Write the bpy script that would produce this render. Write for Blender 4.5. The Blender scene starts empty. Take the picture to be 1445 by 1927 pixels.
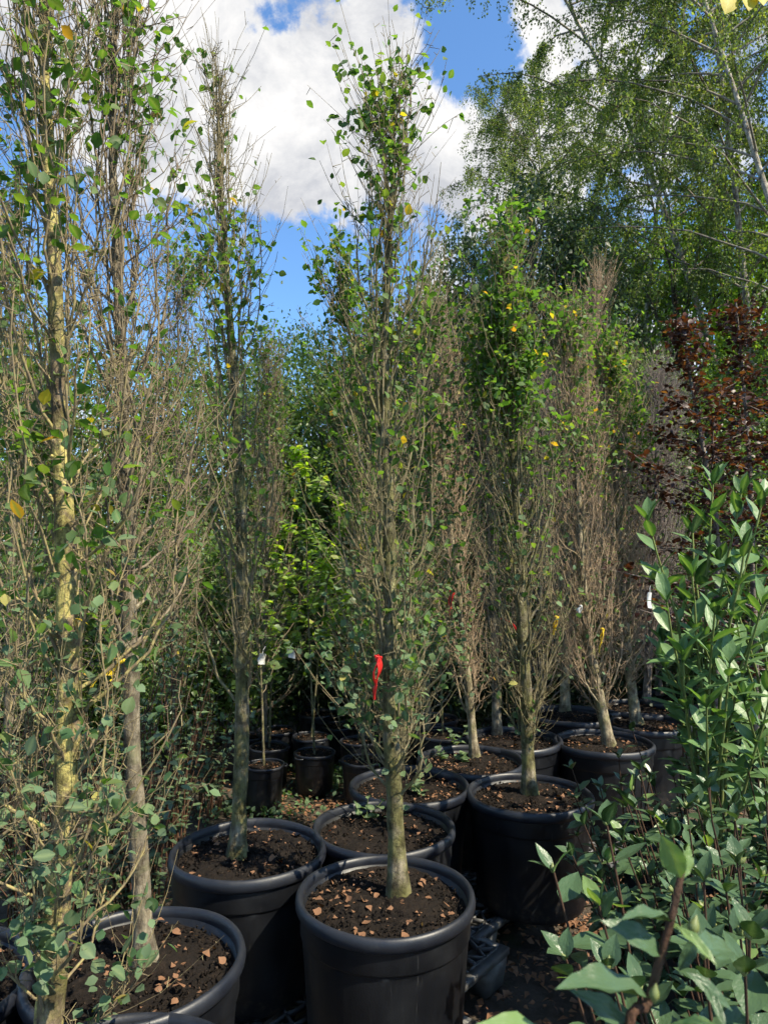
import bpy, math, random
import numpy as np
from mathutils import Vector, Matrix

random.seed(7)
rng = np.random.default_rng(11)
scene = bpy.context.scene
COL = scene.collection

# ------------------------------------------------------------------ camera
F_PX, PW, PH = 1300.0, 1445.0, 1927.0
PITCH = math.radians(3.8)
CAM = np.array([0.0, 0.0, 1.65])
cam_d = bpy.data.cameras.new('camera')
cam_d.sensor_fit = 'VERTICAL'
cam_d.sensor_height = 24.0
cam_d.lens = F_PX / PH * 24.0
cam_d.clip_start = 0.05
cam_d.clip_end = 500.0
cam_d.dof.use_dof = True
cam_d.dof.focus_distance = 2.4
cam_d.dof.aperture_fstop = 6.5
cam = bpy.data.objects.new('camera', cam_d)
cam.location = CAM
cam.rotation_euler = (math.pi / 2 + PITCH, 0, 0)
COL.objects.link(cam)
scene.camera = cam


def ray(px, py):
    x = (px - PW / 2) / F_PX
    u = (PH / 2 - py) / F_PX
    return np.array([x, math.cos(PITCH) - u * math.sin(PITCH), math.sin(PITCH) + u * math.cos(PITCH)])


def at(px, py, Y):
    d = ray(px, py)
    return CAM + d * (Y / d[1])


def on_plane(px, py, z):
    d = ray(px, py)
    return CAM + d * ((z - CAM[2]) / d[2])


# ------------------------------------------------------------------ sun, sky, exposure
SUN_EL, SUN_AZ = math.radians(49), math.radians(122)      # azimuth measured from +Y towards +X
sun_dir = Vector((math.sin(SUN_AZ) * math.cos(SUN_EL), math.cos(SUN_AZ) * math.cos(SUN_EL), math.sin(SUN_EL)))
sd = bpy.data.lights.new('sun', 'SUN')
sd.energy = 4.9
sd.angle = math.radians(0.53)
sd.color = (1.0, 0.90, 0.70)
so = bpy.data.objects.new('sun', sd)
so.rotation_euler = sun_dir.to_track_quat('Z', 'Y').to_euler()
so.location = (20, 0, 20)
COL.objects.link(so)

world = bpy.data.worlds.new('World')
scene.world = world
world.use_nodes = True
nt = world.node_tree
nt.nodes.clear()


class NT:
    """small helper to write node trees"""
    def __init__(self, tree):
        self.t = tree

    def n(self, kind, **kw):
        nd = self.t.nodes.new(kind)
        for k, v in kw.items():
            setattr(nd, k, v)
        return nd

    def link(self, a, b):
        self.t.links.new(a, b)

    def put(self, sock, v):
        if hasattr(v, 'is_output'):
            self.link(v, sock)
        else:
            sock.default_value = v

    def math(self, op, a, b=None, c=None, clamp=False):
        nd = self.n('ShaderNodeMath', operation=op, use_clamp=clamp)
        self.put(nd.inputs[0], a)
        if b is not None:
            self.put(nd.inputs[1], b)
        if c is not None:
            self.put(nd.inputs[2], c)
        return nd.outputs[0]

    def noise(self, vec, scale, detail=4.0, rough=0.55, dist=0.0):
        nd = self.n('ShaderNodeTexNoise')
        if vec is not None:
            self.link(vec, nd.inputs['Vector'])
        nd.inputs['Scale'].default_value = scale
        nd.inputs['Detail'].default_value = detail
        nd.inputs['Roughness'].default_value = rough
        nd.inputs['Distortion'].default_value = dist
        return nd.outputs['Fac']

    def ramp(self, fac, stops, interp='LINEAR'):
        nd = self.n('ShaderNodeValToRGB')
        nd.color_ramp.interpolation = interp
        e = nd.color_ramp.elements
        while len(e) < len(stops):
            e.new(0.5)
        for el, (p, c) in zip(e, stops):
            el.position = p
            el.color = c if len(c) == 4 else (*c, 1)
        self.put(nd.inputs[0], fac)
        return nd.outputs[0]

    def mix(self, fac, a, b, blend='MIX'):
        nd = self.n('ShaderNodeMix', data_type='RGBA', blend_type=blend)
        self.put(nd.inputs[0], fac)
        self.put(nd.inputs[6], a if hasattr(a, 'is_output') else (*a, 1)[:4])
        self.put(nd.inputs[7], b if hasattr(b, 'is_output') else (*b, 1)[:4])
        return nd.outputs[2]

    def mapping(self, vec, scale=(1, 1, 1), loc=(0, 0, 0)):
        nd = self.n('ShaderNodeMapping')
        self.link(vec, nd.inputs[0])
        nd.inputs['Scale'].default_value = scale
        nd.inputs['Location'].default_value = loc
        return nd.outputs[0]


W = NT(nt)
sky = W.n('ShaderNodeTexSky', sky_type='NISHITA')
sky.sun_disc = False
sky.sun_elevation = SUN_EL
sky.sun_rotation = SUN_AZ
sky.air_density = 1.0
sky.dust_density = 0.3
sky.ozone_density = 3.0
tc = W.n('ShaderNodeTexCoord')
dirv = tc.outputs['Generated']
# clouds: fractal noise over the view direction, biased by a few cloud banks (+) and blue gaps (-)
n1 = W.noise(dirv, 4.2, 9.0, 0.60, 0.35)
n2 = W.noise(dirv, 11.0, 8.0, 0.62, 0.2)
n4 = W.noise(dirv, 30.0, 6.0, 0.62, 0.3)
acc = W.math('ADD', W.math('MULTIPLY', n1, 1.1), W.math('MULTIPLY_ADD', n2, 0.95, W.math('MULTIPLY_ADD', n4, 0.55, -0.80)))
blobs = [  # pixel, size in px, weight
    (120, 120, 190, .16), (420, 80, 110, .22), (360, 260, 130, .22), (600, 230, 150, .26), (720, 90, 90, .20),
    (760, 330, 130, .22), (930, 280, 90, .20), (560, 390, 90, .12), (1000, 70, 70, .25), (960, 260, 90, .2), (1100, 60, 160, .16),
    (525, 15, 60, -.45), (850, 40, 60, -.34), (925, 125, 70, -.50), (780, -60, 90, -.15),
    (470, 560, 120, -.30), (640, 530, 95, -.26), (180, 430, 110, -.20), (840, 440, 50, -.18), (60, 560, 120, -.22)]
for bx_, by_, s_, w_ in blobs:
    d_ = ray(bx_, by_)
    d_ = d_ / np.linalg.norm(d_)
    vm = W.n('ShaderNodeVectorMath', operation='DOT_PRODUCT')
    W.link(dirv, vm.inputs[0])
    vm.inputs[1].default_value = tuple(d_)
    p_ = W.math('POWER', W.math('MAXIMUM', vm.outputs['Value'], 0.0), (F_PX / s_) ** 2)
    acc = W.math('MULTIPLY_ADD', p_, w_, acc)
mr = W.n('ShaderNodeMapRange', interpolation_type='SMOOTHSTEP')
W.link(acc, mr.inputs[0])
mr.inputs[1].default_value = 0.50
mr.inputs[2].default_value = 0.72
mask = mr.outputs[0]
n3 = W.noise(W.mapping(dirv, (1, 1, 1), (3.1, 1.7, .4)), 6.0, 8.0, 0.66, 0.3)
ccol = W.ramp(n3, [(0.38, (2.05, 2.1, 2.25)), (0.48, (2.75, 2.76, 2.8)), (0.58, (3.35, 3.3, 3.25))])
blue = W.mix(1.0, sky.outputs[0], (0.58, 0.76, 0.88), 'MULTIPLY')
skyc = W.mix(mask, blue, ccol)
bg = W.n('ShaderNodeBackground')
W.link(skyc, bg.inputs[0])
bg.inputs[1].default_value = 0.15
wo = W.n('ShaderNodeOutputWorld')
W.link(bg.outputs[0], wo.inputs[0])
world.cycles.sampling_method = 'MANUAL'
world.cycles.sample_map_resolution = 512

scene.view_settings.view_transform = 'Standard'
scene.view_settings.look = 'None'
scene.view_settings.gamma = 1.0
scene.view_settings.exposure = 1.08
scene.view_settings.use_curve_mapping = False
scene.render.engine = 'CYCLES'
scene.cycles.max_bounces = 5
scene.cycles.use_adaptive_sampling = True
scene.cycles.adaptive_threshold = 0.025
scene.cycles.adaptive_min_samples = 16
scene.cycles.diffuse_bounces = 3
scene.cycles.transmission_bounces = 3
scene.cycles.glossy_bounces = 2
scene.cycles.use_denoising = True
scene.cycles.sample_clamp_indirect = 4.0


# ------------------------------------------------------------------ mesh helpers
def nrm(v):
    return v / np.maximum(np.linalg.norm(v, axis=-1, keepdims=True), 1e-9)


class MB:
    """collects vertex / face blocks and builds one mesh object"""
    def __init__(self):
        self.v, self.f, self.a, self.m, self.nv = [], [], [], [], 0

    def add(self, V, Fc, attr=None, mat=0):
        V = np.asarray(V, float).reshape(-1, 3)
        Fc = np.asarray(Fc, int)
        self.v.append(V)
        self.f.append(Fc + self.nv)
        self.m.append(mat)
        self.a.append(np.zeros(len(V)) if attr is None else np.broadcast_to(np.asarray(attr, float).reshape(-1), (len(V),)))
        self.nv += len(V)

    def mesh(self, name, mats, smooth=True, attr='tint'):
        me = bpy.data.meshes.new(name)
        if not self.v:
            return me
        V = np.concatenate(self.v)
        me.vertices.add(len(V))
        me.vertices.foreach_set('co', V.ravel())
        loops = np.concatenate([f.ravel() for f in self.f])
        tot = np.concatenate([np.full(len(f), f.shape[1]) for f in self.f])
        mi = np.concatenate([np.full(len(f), m) for f, m in zip(self.f, self.m)])
        me.loops.add(len(loops))
        me.loops.foreach_set('vertex_index', loops.astype(np.int32))
        me.polygons.add(len(tot))
        st = np.concatenate([[0], np.cumsum(tot)[:-1]])
        me.polygons.foreach_set('loop_start', st.astype(np.int32))
        me.polygons.foreach_set('loop_total', tot.astype(np.int32))
        me.polygons.foreach_set('material_index', mi.astype(np.int32))
        if smooth:
            me.polygons.foreach_set('use_smooth', np.ones(len(tot), bool))
        at_ = me.attributes.new(attr, 'FLOAT', 'POINT')
        at_.data.foreach_set('value', np.concatenate(self.a).astype(np.float32))
        for m in (mats if isinstance(mats, (list, tuple)) else [mats]):
            me.materials.append(m)
        me.update(calc_edges=True)
        return me

    def build(self, name, mats, parent=None, smooth=True, loc=None, attr='tint'):
        return link(name, self.mesh(name, mats, smooth, attr), parent, loc)


def link(name, me, parent=None, loc=None):
    o = bpy.data.objects.new(name, me)
    COL.objects.link(o)
    if parent is not None:
        o.parent = parent
    if loc is not None:
        o.location = loc
    return o


def tag(o, label=None, cat=None, group=None, kind=None):
    if label:
        o['label'] = label
    if cat:
        o['category'] = cat
    if group:
        o['group'] = group
    if kind:
        o['kind'] = kind
    return o


def thing(name, label, cat, loc, group=None, rz=0.0):
    o = bpy.data.objects.new(name, None)
    o.empty_display_size = 0.1
    COL.objects.link(o)
    o.location = loc
    o.rotation_euler = (0, 0, rz)
    return tag(o, label, cat, group)


def tubes(mb, P, R, k=4, attr=None, mat=0, cap=True):
    """P (M,n,3) polylines, R (M,n) radii -> M tapered tubes"""
    P = np.asarray(P, float)
    R = np.asarray(R, float)
    if P.ndim == 2:
        P, R = P[None], R[None]
    M, n, _ = P.shape
    if M == 0:
        return
    T = nrm(np.gradient(P, axis=1)) if n > 2 else nrm(np.repeat(P[:, 1:] - P[:, :1], 2, 1))
    ref = np.where(np.abs(nrm(P[:, -1] - P[:, 0])[:, 2:3]) > 0.8, np.array([[1.0, 0.1, 0]]), np.array([[0.1, 0, 1.0]]))[:, None, :]
    U = nrm(np.cross(T, np.broadcast_to(ref, T.shape)))
    Wv = np.cross(T, U)
    a = np.arange(k) / k * 2 * np.pi
    ring = P[:, :, None, :] + R[:, :, None, None] * (np.cos(a)[None, None, :, None] * U[:, :, None, :] + np.sin(a)[None, None, :, None] * Wv[:, :, None, :])
    V = ring.reshape(-1, 3)
    idx = np.arange(M * n * k).reshape(M, n, k)
    A, B = idx[:, :-1], idx[:, 1:]
    q = np.stack([A, np.roll(A, -1, 2), np.roll(B, -1, 2), B], -1).reshape(-1, 4)
    if attr is None:
        at_ = None
    else:
        at_ = np.repeat(np.broadcast_to(attr, (M, n)).reshape(-1), k)
    mb.add(V, q, at_, mat)


def catmull(pts, n):
    p = np.asarray(pts, float)
    p = np.vstack([2 * p[0] - p[1], p, 2 * p[-1] - p[-2]])
    seg = len(p) - 3
    out = []
    for t in np.linspace(0, seg - 1e-6, n):
        i = int(t)
        f = t - i
        a, b, c, d = p[i:i + 4]
        out.append(0.5 * (2 * b + (c - a) * f + (2 * a - 5 * b + 4 * c - d) * f * f + (3 * b - a - 3 * c + d) * f ** 3))
    return np.array(out)


# leaf templates: (verts as along, across, up ; faces)
def leaf_template(shape, nal=3, nac=1, fold=0.25, curl=0.15):
    """shape: half-width profile as list of (s, w); returns verts, faces, mid attribute"""
    s = np.linspace(0, 1, nal + 1)
    w = np.interp(s, [a for a, _ in shape], [b for _, b in shape])
    if nac == 1:
        cols = np.array([-1.0, 0, 1.0])
    else:
        cols = np.array([-1.0, -.55, -.07, .07, .55, 1.0])
    V, mid = [], []
    for si, wi in zip(s, w):
        for c in cols:
            V.append((si, c * wi, abs(c) * wi * fold - curl * si * si))
            mid.append(1.0 if abs(c) < .1 else 0.0)
    nc = len(cols)
    Fq = [(i * nc + j, i * nc + j + 1, (i + 1) * nc + j + 1, (i + 1) * nc + j) for i in range(nal) for j in range(nc - 1)]
    return np.array(V), np.array(Fq), np.array(mid)


OVATE = [(0, .03), (.12, .22), (.35, .36), (.6, .33), (.85, .16), (1, .0)]
ROUND = [(0, .04), (.1, .25), (.35, .42), (.6, .41), (.85, .24), (1, .02)]
CAMEL = [(0, .02), (.15, .16), (.4, .25), (.65, .22), (.88, .08), (1, .0)]
LAUREL = [(0, .02), (.15, .10), (.45, .175), (.7, .15), (.9, .06), (1, .0)]
BIRCH = [(0, .02), (.10, .26), (.24, .39), (.36, .36), (.55, .24), (.75, .12), (1, .0)]
MAPLE = [(0, .02), (.2, .42), (.5, .45), (.7, .25), (1, .0)]
DIAMOND = (np.array([(0, 0, 0), (.42, .32, .08), (1, 0, -.05), (.42, -.32, .08)]), np.array([(0, 2, 1), (0, 3, 2)]), np.zeros(4))


def leaves(mb, pos, d, up, L, tmpl, tint, wid=1.0, mat=0):
    tv, tf, _ = tmpl
    pos, d, up = np.asarray(pos, float), nrm(np.asarray(d, float)), np.asarray(up, float)
    M = len(pos)
    if M == 0:
        return
    side = nrm(np.cross(up, d) + 1e-6)
    nn = np.cross(d, side)
    L = np.broadcast_to(L, (M,))[:, None, None]
    V = pos[:, None, :] + L * (tv[None, :, 0:1] * d[:, None, :] + wid * tv[None, :, 1:2] * side[:, None, :] + tv[None, :, 2:3] * nn[:, None, :])
    k = len(tv)
    Fc = (tf[None] + (np.arange(M) * k)[:, None, None]).reshape(-1, tf.shape[1])
    mb.add(V.reshape(-1, 3), Fc, np.repeat(np.broadcast_to(tint, (M,)), k), mat)


def leaf_mesh(name, tmpl, mat):
    mb = MB()
    mb.add(tmpl[0], tmpl[1], tmpl[2])
    return mb.mesh(name, mat, True, 'mid')


def orient(d, up):
    """matrix whose x is d and z close to up"""
    x = Vector(d).normalized()
    y = Vector(up).cross(x)
    if y.length < 1e-4:
        y = Vector((0, 1, .3)).cross(x)
    y.normalize()
    z = x.cross(y)
    return Matrix(((x.x, y.x, z.x), (x.y, y.y, z.y), (x.z, y.z, z.z)))


def leaf_object(me, parent, pos, d, up, L, wid=1.0, name='leaf'):
    o = link(name, me, parent)
    m = orient(d, up).to_4x4()
    m.translation = Vector(pos)
    o.matrix_local = m @ Matrix.Diagonal((L, L * wid, L, 1))
    return o


def lathe(prof, n=64):
    """prof list of (r,z) -> verts, quads"""
    pr = np.array(prof)
    a = np.arange(n) / n * 2 * np.pi
    V = np.stack([pr[:, None, 0] * np.cos(a), pr[:, None, 0] * np.sin(a), np.broadcast_to(pr[:, None, 1], (len(pr), n))], -1)
    idx = np.arange(len(pr) * n).reshape(len(pr), n)
    A, B = idx[:-1], idx[1:]
    q = np.stack([A, np.roll(A, -1, 1), np.roll(B, -1, 1), B], -1).reshape(-1, 4)
    return V.reshape(-1, 3), q


def box(mb, c, s, rz=0.0, mat=0, bev=0.0):
    x, y, z = s[0] / 2, s[1] / 2, s[2] / 2
    V = np.array([(-x, -y, -z), (x, -y, -z), (x, y, -z), (-x, y, -z), (-x, -y, z), (x, -y, z), (x, y, z), (-x, y, z)])
    ca, sa = math.cos(rz), math.sin(rz)
    V = np.stack([V[:, 0] * ca - V[:, 1] * sa, V[:, 0] * sa + V[:, 1] * ca, V[:, 2]], -1) + np.array(c)
    mb.add(V, [(0, 3, 2, 1), (4, 5, 6, 7), (0, 1, 5, 4), (1, 2, 6, 5), (2, 3, 7, 6), (3, 0, 4, 7)], None, mat)


# ------------------------------------------------------------------ materials
BR = {}


def new_mat(name):
    m = bpy.data.materials.new(name)
    m.use_nodes = True
    m.node_tree.nodes.clear()
    t = NT(m.node_tree)
    out = t.n('ShaderNodeOutputMaterial')
    return m, t, out


def principled(t, color, rough=0.5, bump=None, bump_d=0.01, bump_s=1.0, spec=0.5):
    p = t.n('ShaderNodeBsdfPrincipled')
    t.put(p.inputs['Base Color'], color if hasattr(color, 'is_output') else (*color, 1))
    t.put(p.inputs['Roughness'], rough)
    p.inputs['Specular IOR Level'].default_value = spec
    if bump is not None:
        b = t.n('ShaderNodeBump')
        b.inputs['Strength'].default_value = bump_s
        b.inputs['Distance'].default_value = bump_d
        t.link(bump, b.inputs['Height'])
        t.link(b.outputs[0], p.inputs['Normal'])
    return p


def leaf_mat(name, stops, source='attr', rough=0.45, trans=0.35, rib=None, spec=0.4, back=None, relief=0.0):
    """stops: colour ramp over the leaf's own random number"""
    m, t, out = new_mat(name)
    if source == 'attr':
        a = t.n('ShaderNodeAttribute', attribute_name='tint')
        r = a.outputs['Fac']
    else:
        r = t.n('ShaderNodeObjectInfo').outputs['Random']
    col = t.ramp(r, stops)
    geo = t.n('ShaderNodeNewGeometry')
    if rib is not None:
        ma = t.n('ShaderNodeAttribute', attribute_name='mid')
        col = t.mix(t.math('MULTIPLY', ma.outputs['Fac'], 0.75), col, rib)
    ncoord = t.n('ShaderNodeTexCoord').outputs['Object']
    if source != 'attr':
        blot = t.noise(ncoord, 7.0, 2.0)
        col = t.mix(t.math('MULTIPLY', blot, 0.4), col, t.mix(1.0, col, (.5, .55, .45), 'MULTIPLY'))
    if back is not None:
        col2 = t.mix(geo.outputs['Backfacing'], col, back)
    else:
        col2 = t.mix(t.math('MULTIPLY', geo.outputs['Backfacing'], 0.4), col, (.16, .2, .12))
    if relief:
        hh = t.noise(t.mapping(ncoord, (1, 2.2, 1)), 3.5, 3.0, .6)
        p = principled(t, col2, rough, hh, relief, 1.0, spec=spec)
    else:
        p = principled(t, col2, rough, spec=spec)
    tr = t.n('ShaderNodeBsdfTranslucent')
    t.link(t.mix(1.0, col, (1.9, 1.9, 0.75), 'MULTIPLY'), tr.inputs[0])
    mx = t.n('ShaderNodeMixShader')
    mx.inputs[0].default_value = trans
    t.link(p.outputs[0], mx.inputs[1])
    t.link(tr.outputs[0], mx.inputs[2])
    t.link(mx.outputs[0], out.inputs[0])
    return m


def bark_mat(name, c1, c2, moss, moss_amt, lichen, lichen_amt, twig, scale=1.0):
    key = name.replace('bark_', '')
    m, t, out = new_mat(name + '_branch')
    co = t.n('ShaderNodeTexCoord').outputs['Object']
    n2 = t.noise(co, 16 * scale, 3, 0.65)
    n3 = t.noise(t.mapping(co, (1, 1, .5), (2, 3, 1)), 55 * scale, 3, 0.65)
    avg = tuple((a_ + b_) / 2 for a_, b_ in zip(c1, c2))
    col = t.ramp(n3, [(.3, c1), (.7, c2)])
    f1 = t.ramp(n2, [(0.62 - moss_amt * .32, (0, 0, 0)), (0.76 - moss_amt * .22, (1, 1, 1))])
    col = t.mix(t.math('MULTIPLY', f1, 0.8), col, moss)
    f2 = t.ramp(n3, [(0.68 - lichen_amt * .3, (0, 0, 0)), (0.76 - lichen_amt * .28, (1, 1, 1))])
    col = t.mix(t.math('MULTIPLY', f2, 0.8), col, lichen)
    a = t.n('ShaderNodeAttribute', attribute_name='tint')
    tw = t.mix(n2, tuple(x * 1.15 for x in twig), tuple(x * .55 for x in twig))
    col = t.mix(t.math('MULTIPLY', a.outputs['Fac'], .9, clamp=True), col, tw)
    p = principled(t, col, 0.85, spec=0.2)
    t.link(p.outputs[0], out.inputs[0])
    BR[name] = m
    return bark_full(name, c1, c2, moss, moss_amt, lichen, lichen_amt, twig, scale)


def bark_full(name, c1, c2, moss, moss_amt, lichen, lichen_amt, twig, scale=1.0):
    """tint attribute: 0 on thick wood, 1 on the thinnest twigs"""
    m, t, out = new_mat(name)
    co = t.n('ShaderNodeTexCoord').outputs['Object']
    st = t.mapping(co, (1, 1, 0.22))
    n1 = t.noise(st, 45 * scale, 6, 0.65, 0.4)
    n2 = t.noise(co, 14 * scale, 5, 0.6)
    n3 = t.noise(co, 70 * scale, 5, 0.7)
    n5 = t.noise(t.mapping(co, (1, 1, .5), (5, 3, 1)), 9 * scale, 5, 0.65)
    col = t.ramp(n1, [(0.36, c1), (0.62, c2)])
    f1 = t.ramp(n2, [(0.62 - moss_amt * .32, (0, 0, 0)), (0.72 - moss_amt * .22, (1, 1, 1))])
    col = t.mix(t.math('MULTIPLY', f1, 0.8), col, moss)
    f2 = t.ramp(t.math('ADD', t.math('MULTIPLY', n5, .65), t.math('MULTIPLY', n3, .35)),
                [(0.66 - lichen_amt * .3, (0, 0, 0)), (0.72 - lichen_amt * .28, (1, 1, 1))])
    col = t.mix(t.math('MULTIPLY', f2, 0.85), col, lichen)
    n6 = t.noise(t.mapping(co, (1, 1, .8), (9, 2, 4)), 22 * scale, 4, .7)
    col = t.mix(1.0, col, t.ramp(n6, [(.36, (.34, .32, .30)), (.50, (.85, .85, .85)), (.64, (1.25, 1.25, 1.2))]), 'MULTIPLY')
    a = t.n('ShaderNodeAttribute', attribute_name='tint')
    f3 = t.math('MULTIPLY', a.outputs['Fac'], 1.0, clamp=True)
    tw = t.mix(n2, twig, tuple(x * .6 for x in twig))
    col = t.mix(f3, col, tw)
    h = t.math('ADD', n1, t.math('MULTIPLY', n3, 0.6))
    p = principled(t, col, 0.85, h, 0.008, 1.0, spec=0.25)
    t.link(p.outputs[0], out.inputs[0])
    return m


M = {}
# plastic of the pots and pallets
m, t, out = new_mat('pot_plastic')
co = t.n('ShaderNodeTexCoord').outputs['Object']
nA = t.noise(co, 6, 5, 0.6)
nB = t.noise(t.mapping(co, (1, 1, .15)), 60, 4, 0.6)
nC = t.noise(co, 180, 3, 0.6)
c = t.mix(t.ramp(nA, [(.42, (0, 0, 0)), (.75, (1, 1, 1))]), (.0028, .0034, .0052), (.0070, .0078, .0098))
c = t.mix(t.math('MULTIPLY', t.ramp(nB, [(.58, (0, 0, 0)), (.75, (1, 1, 1))]), .3), c, (.018, .018, .018))
sep = t.n('ShaderNodeSeparateXYZ')
t.link(co, sep.inputs[0])
foot = t.math('SUBTRACT', 1.0, t.math('MULTIPLY', sep.outputs[2], 6.0), clamp=True)
spl = t.ramp(t.noise(co, 38, 5, .7), [(.50, (0, 0, 0)), (.62, (1, 1, 1))])
c = t.mix(t.math('MULTIPLY', t.math('MULTIPLY', foot, spl), .8), c, (.06, .045, .032))
scr = t.ramp(t.noise(t.mapping(co, (1, 1, .06), (3, 1, 0)), 95, 3, .6), [(.66, (0, 0, 0)), (.72, (1, 1, 1))])
c = t.mix(t.math('MULTIPLY', scr, .5), c, (.045, .045, .045))
r = t.ramp(nA, [(.3, (.36, .36, .36)), (.7, (.58, .58, .58))])
p = principled(t, c, r, t.math('ADD', nC, nB), 0.0006, 0.5, spec=0.5)
t.link(p.outputs[0], out.inputs[0])
M['pot'] = m
m, t, out = new_mat('pot_rim_plastic')
co = t.n('ShaderNodeTexCoord').outputs['Object']
nA = t.noise(co, 8, 5, 0.65)
nC = t.noise(co, 160, 3, 0.6)
nD = t.noise(t.mapping(co, (1, 1, 1), (2, 2, 2)), 30, 6, 0.7)
c = t.mix(t.ramp(nA, [(.35, (0, 0, 0)), (.7, (1, 1, 1))]), (.0068, .0084, .0138), (.0135, .0155, .021))
c = t.mix(t.math('MULTIPLY', t.ramp(nD, [(.6, (0, 0, 0)), (.74, (1, 1, 1))]), .5), c, (.05, .048, .045))
p = principled(t, c, t.ramp(nA, [(.3, (.38, .38, .38)), (.7, (.6, .6, .6))]), nC, 0.0006, 0.5, spec=0.5)
t.link(p.outputs[0], out.inputs[0])
M['rim'] = m
m, t, out = new_mat('pallet_plastic')
co = t.n('ShaderNodeTexCoord').outputs['Object']
nA = t.noise(co, 14, 6, 0.65)
c = t.ramp(nA, [(.35, (.030, .030, .031)), (.58, (.075, .074, .072)), (.75, (.15, .14, .12))])
p = principled(t, c, t.ramp(nA, [(.3, (.38,) * 3), (.7, (.75,) * 3)]), nA, 0.001, 0.4)
t.link(p.outputs[0], out.inputs[0])
M['pallet'] = m

# potting soil and ground
m, t, out = new_mat('potting_soil')
co = t.n('ShaderNodeTexCoord').outputs['Object']
nA = t.noise(co, 26, 8, 0.7, .3)
nB = t.noise(co, 120, 5, 0.7)
c = t.ramp(nA, [(.3, (.0035, .0025, .0018)), (.55, (.012, .0082, .0058)), (.75, (.032, .021, .014))])
c = t.mix(t.math('MULTIPLY', t.ramp(nB, [(.60, (0, 0, 0)), (.72, (1, 1, 1))]), .5), c, (.05, .034, .023))
a = t.n('ShaderNodeAttribute', attribute_name='tint')
c = t.mix(a.outputs['Fac'], c, (.10, .07, .05))
p = principled(t, c, 0.9, t.math('ADD', nA, t.math('MULTIPLY', nB, .5)), 0.012, 1.0, spec=.2)
t.link(p.outputs[0], out.inputs[0])
M['soil'] = m

m, t, out = new_mat('ground_dirt')
co = t.n('ShaderNodeTexCoord').outputs['Object']
nA = t.noise(co, 1.6, 7, 0.6, .3)
nB = t.noise(co, 22, 7, 0.7)
nC = t.noise(co, 140, 4, 0.7)
c = t.ramp(nA, [(.3, (.045, .034, .025)), (.5, (.080, .062, .046)), (.7, (.125, .105, .08))])
c = t.mix(t.math('MULTIPLY', t.ramp(nB, [(.45, (0, 0, 0)), (.7, (1, 1, 1))]), .6), c, (.026, .020, .014))
c = t.mix(t.math('MULTIPLY', t.ramp(nC, [(.6, (0, 0, 0)), (.72, (1, 1, 1))]), .5), c, (.16, .14, .11))
mo = t.noise(t.mapping(co, (1, 1, 1), (4, 7, 0)), 2.6, 6, 0.65)
c = t.mix(t.math('MULTIPLY', t.ramp(mo, [(.58, (0, 0, 0)), (.7, (1, 1, 1))]), .6), c, (.035, .055, .015))
p = principled(t, c, 0.9, t.math('ADD', nB, t.math('MULTIPLY', nC, .5)), 0.02, 1.0, spec=.2)
t.link(p.outputs[0], out.inputs[0])
M['ground'] = m

# bark
M['bark_grey'] = bark_mat('bark_grey', (.075, .062, .042), (.225, .195, .14), (.115, .112, .034), .80, (.30, .285, .15), .30, (.215, .175, .10))
M['bark_lichen'] = bark_mat('bark_lichen', (.085, .062, .04), (.25, .19, .12), (.13, .12, .035), .55, (.42, .36, .12), .64, (.21, .165, .10))
M['bark_brown'] = bark_mat('bark_brown', (.085, .068, .046), (.235, .20, .145), (.12, .12, .06), .3, (.30, .28, .17), .16, (.22, .165, .105))
M['bark_tan'] = bark_mat('bark_tan', (.15, .12, .08), (.32, .27, .18), (.13, .125, .05), .45, (.32, .28, .13), .2, (.36, .25, .16))
M['bark_purple'] = bark_mat('bark_purple', (.11, .09, .08), (.24, .205, .18), (.11, .11, .06), .3, (.25, .24, .18), .1, (.20, .16, .145))
M['bark_dark'] = bark_mat('bark_dark', (.035, .028, .02), (.10, .08, .06), (.05, .055, .025), .4, (.12, .12, .07), .1, (.07, .05, .035))
M['bark_birch'] = bark_mat('bark_birch', (.16, .13, .10), (.46, .42, .36), (.16, .16, .08), .2, (.40, .38, .30), .4, (.06, .045, .035), .6)
M['stem_red'] = bark_mat('stem_red', (.07, .032, .018), (.14, .07, .042), (.06, .05, .022), .3, (.15, .10, .06), .1, (.040, .025, .017))
M['stem_green'] = bark_mat('stem_green', (.06, .075, .025), (.13, .15, .05), (.09, .11, .03), .3, (.16, .15, .08), .1, (.16, .2, .06))

# foliage
PEAR = [(0, (.040, .095, .022)), (.45, (.070, .150, .030)), (.8, (.115, .21, .038)), (.965, (.14, .19, .04)), (.985, (.36, .30, .03)), (1, (.36, .19, .03))]
M['pear'] = leaf_mat('leaf_pear', PEAR, 'attr', .55, .50, spec=.25)
M['pear_obj'] = leaf_mat('leaf_pear_single', PEAR, 'obj', .55, .50, spec=.25, rib=(.14, .2, .07))
BLUEG = [(0, (.045, .095, .050)), (.5, (.075, .150, .070)), (.85, (.11, .20, .075)), (.965, (.17, .24, .09)), (.985, (.40, .32, .05)), (1, (.38, .22, .04))]
M['round'] = leaf_mat('leaf_round', BLUEG, 'attr', .6, .35, spec=.25)
M['round_obj'] = leaf_mat('leaf_round_single', BLUEG, 'obj', .6, .35, spec=.25, rib=(.2, .27, .12))
M['bright'] = leaf_mat('leaf_bright', [(0, (.11, .20, .022)), (.6, (.20, .33, .035)), (.9, (.30, .42, .05)), (1, (.40, .40, .05))], 'attr', .45, .48)  # leaf colour lightened so young trees standing in shade look sunlit
M['birch'] = leaf_mat('leaf_birch', [(0, (.055, .082, .022)), (.6, (.105, .150, .038)), (.92, (.18, .235, .055)), (1, (.32, .29, .05))], 'attr', .5, .48, spec=.22)
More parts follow.
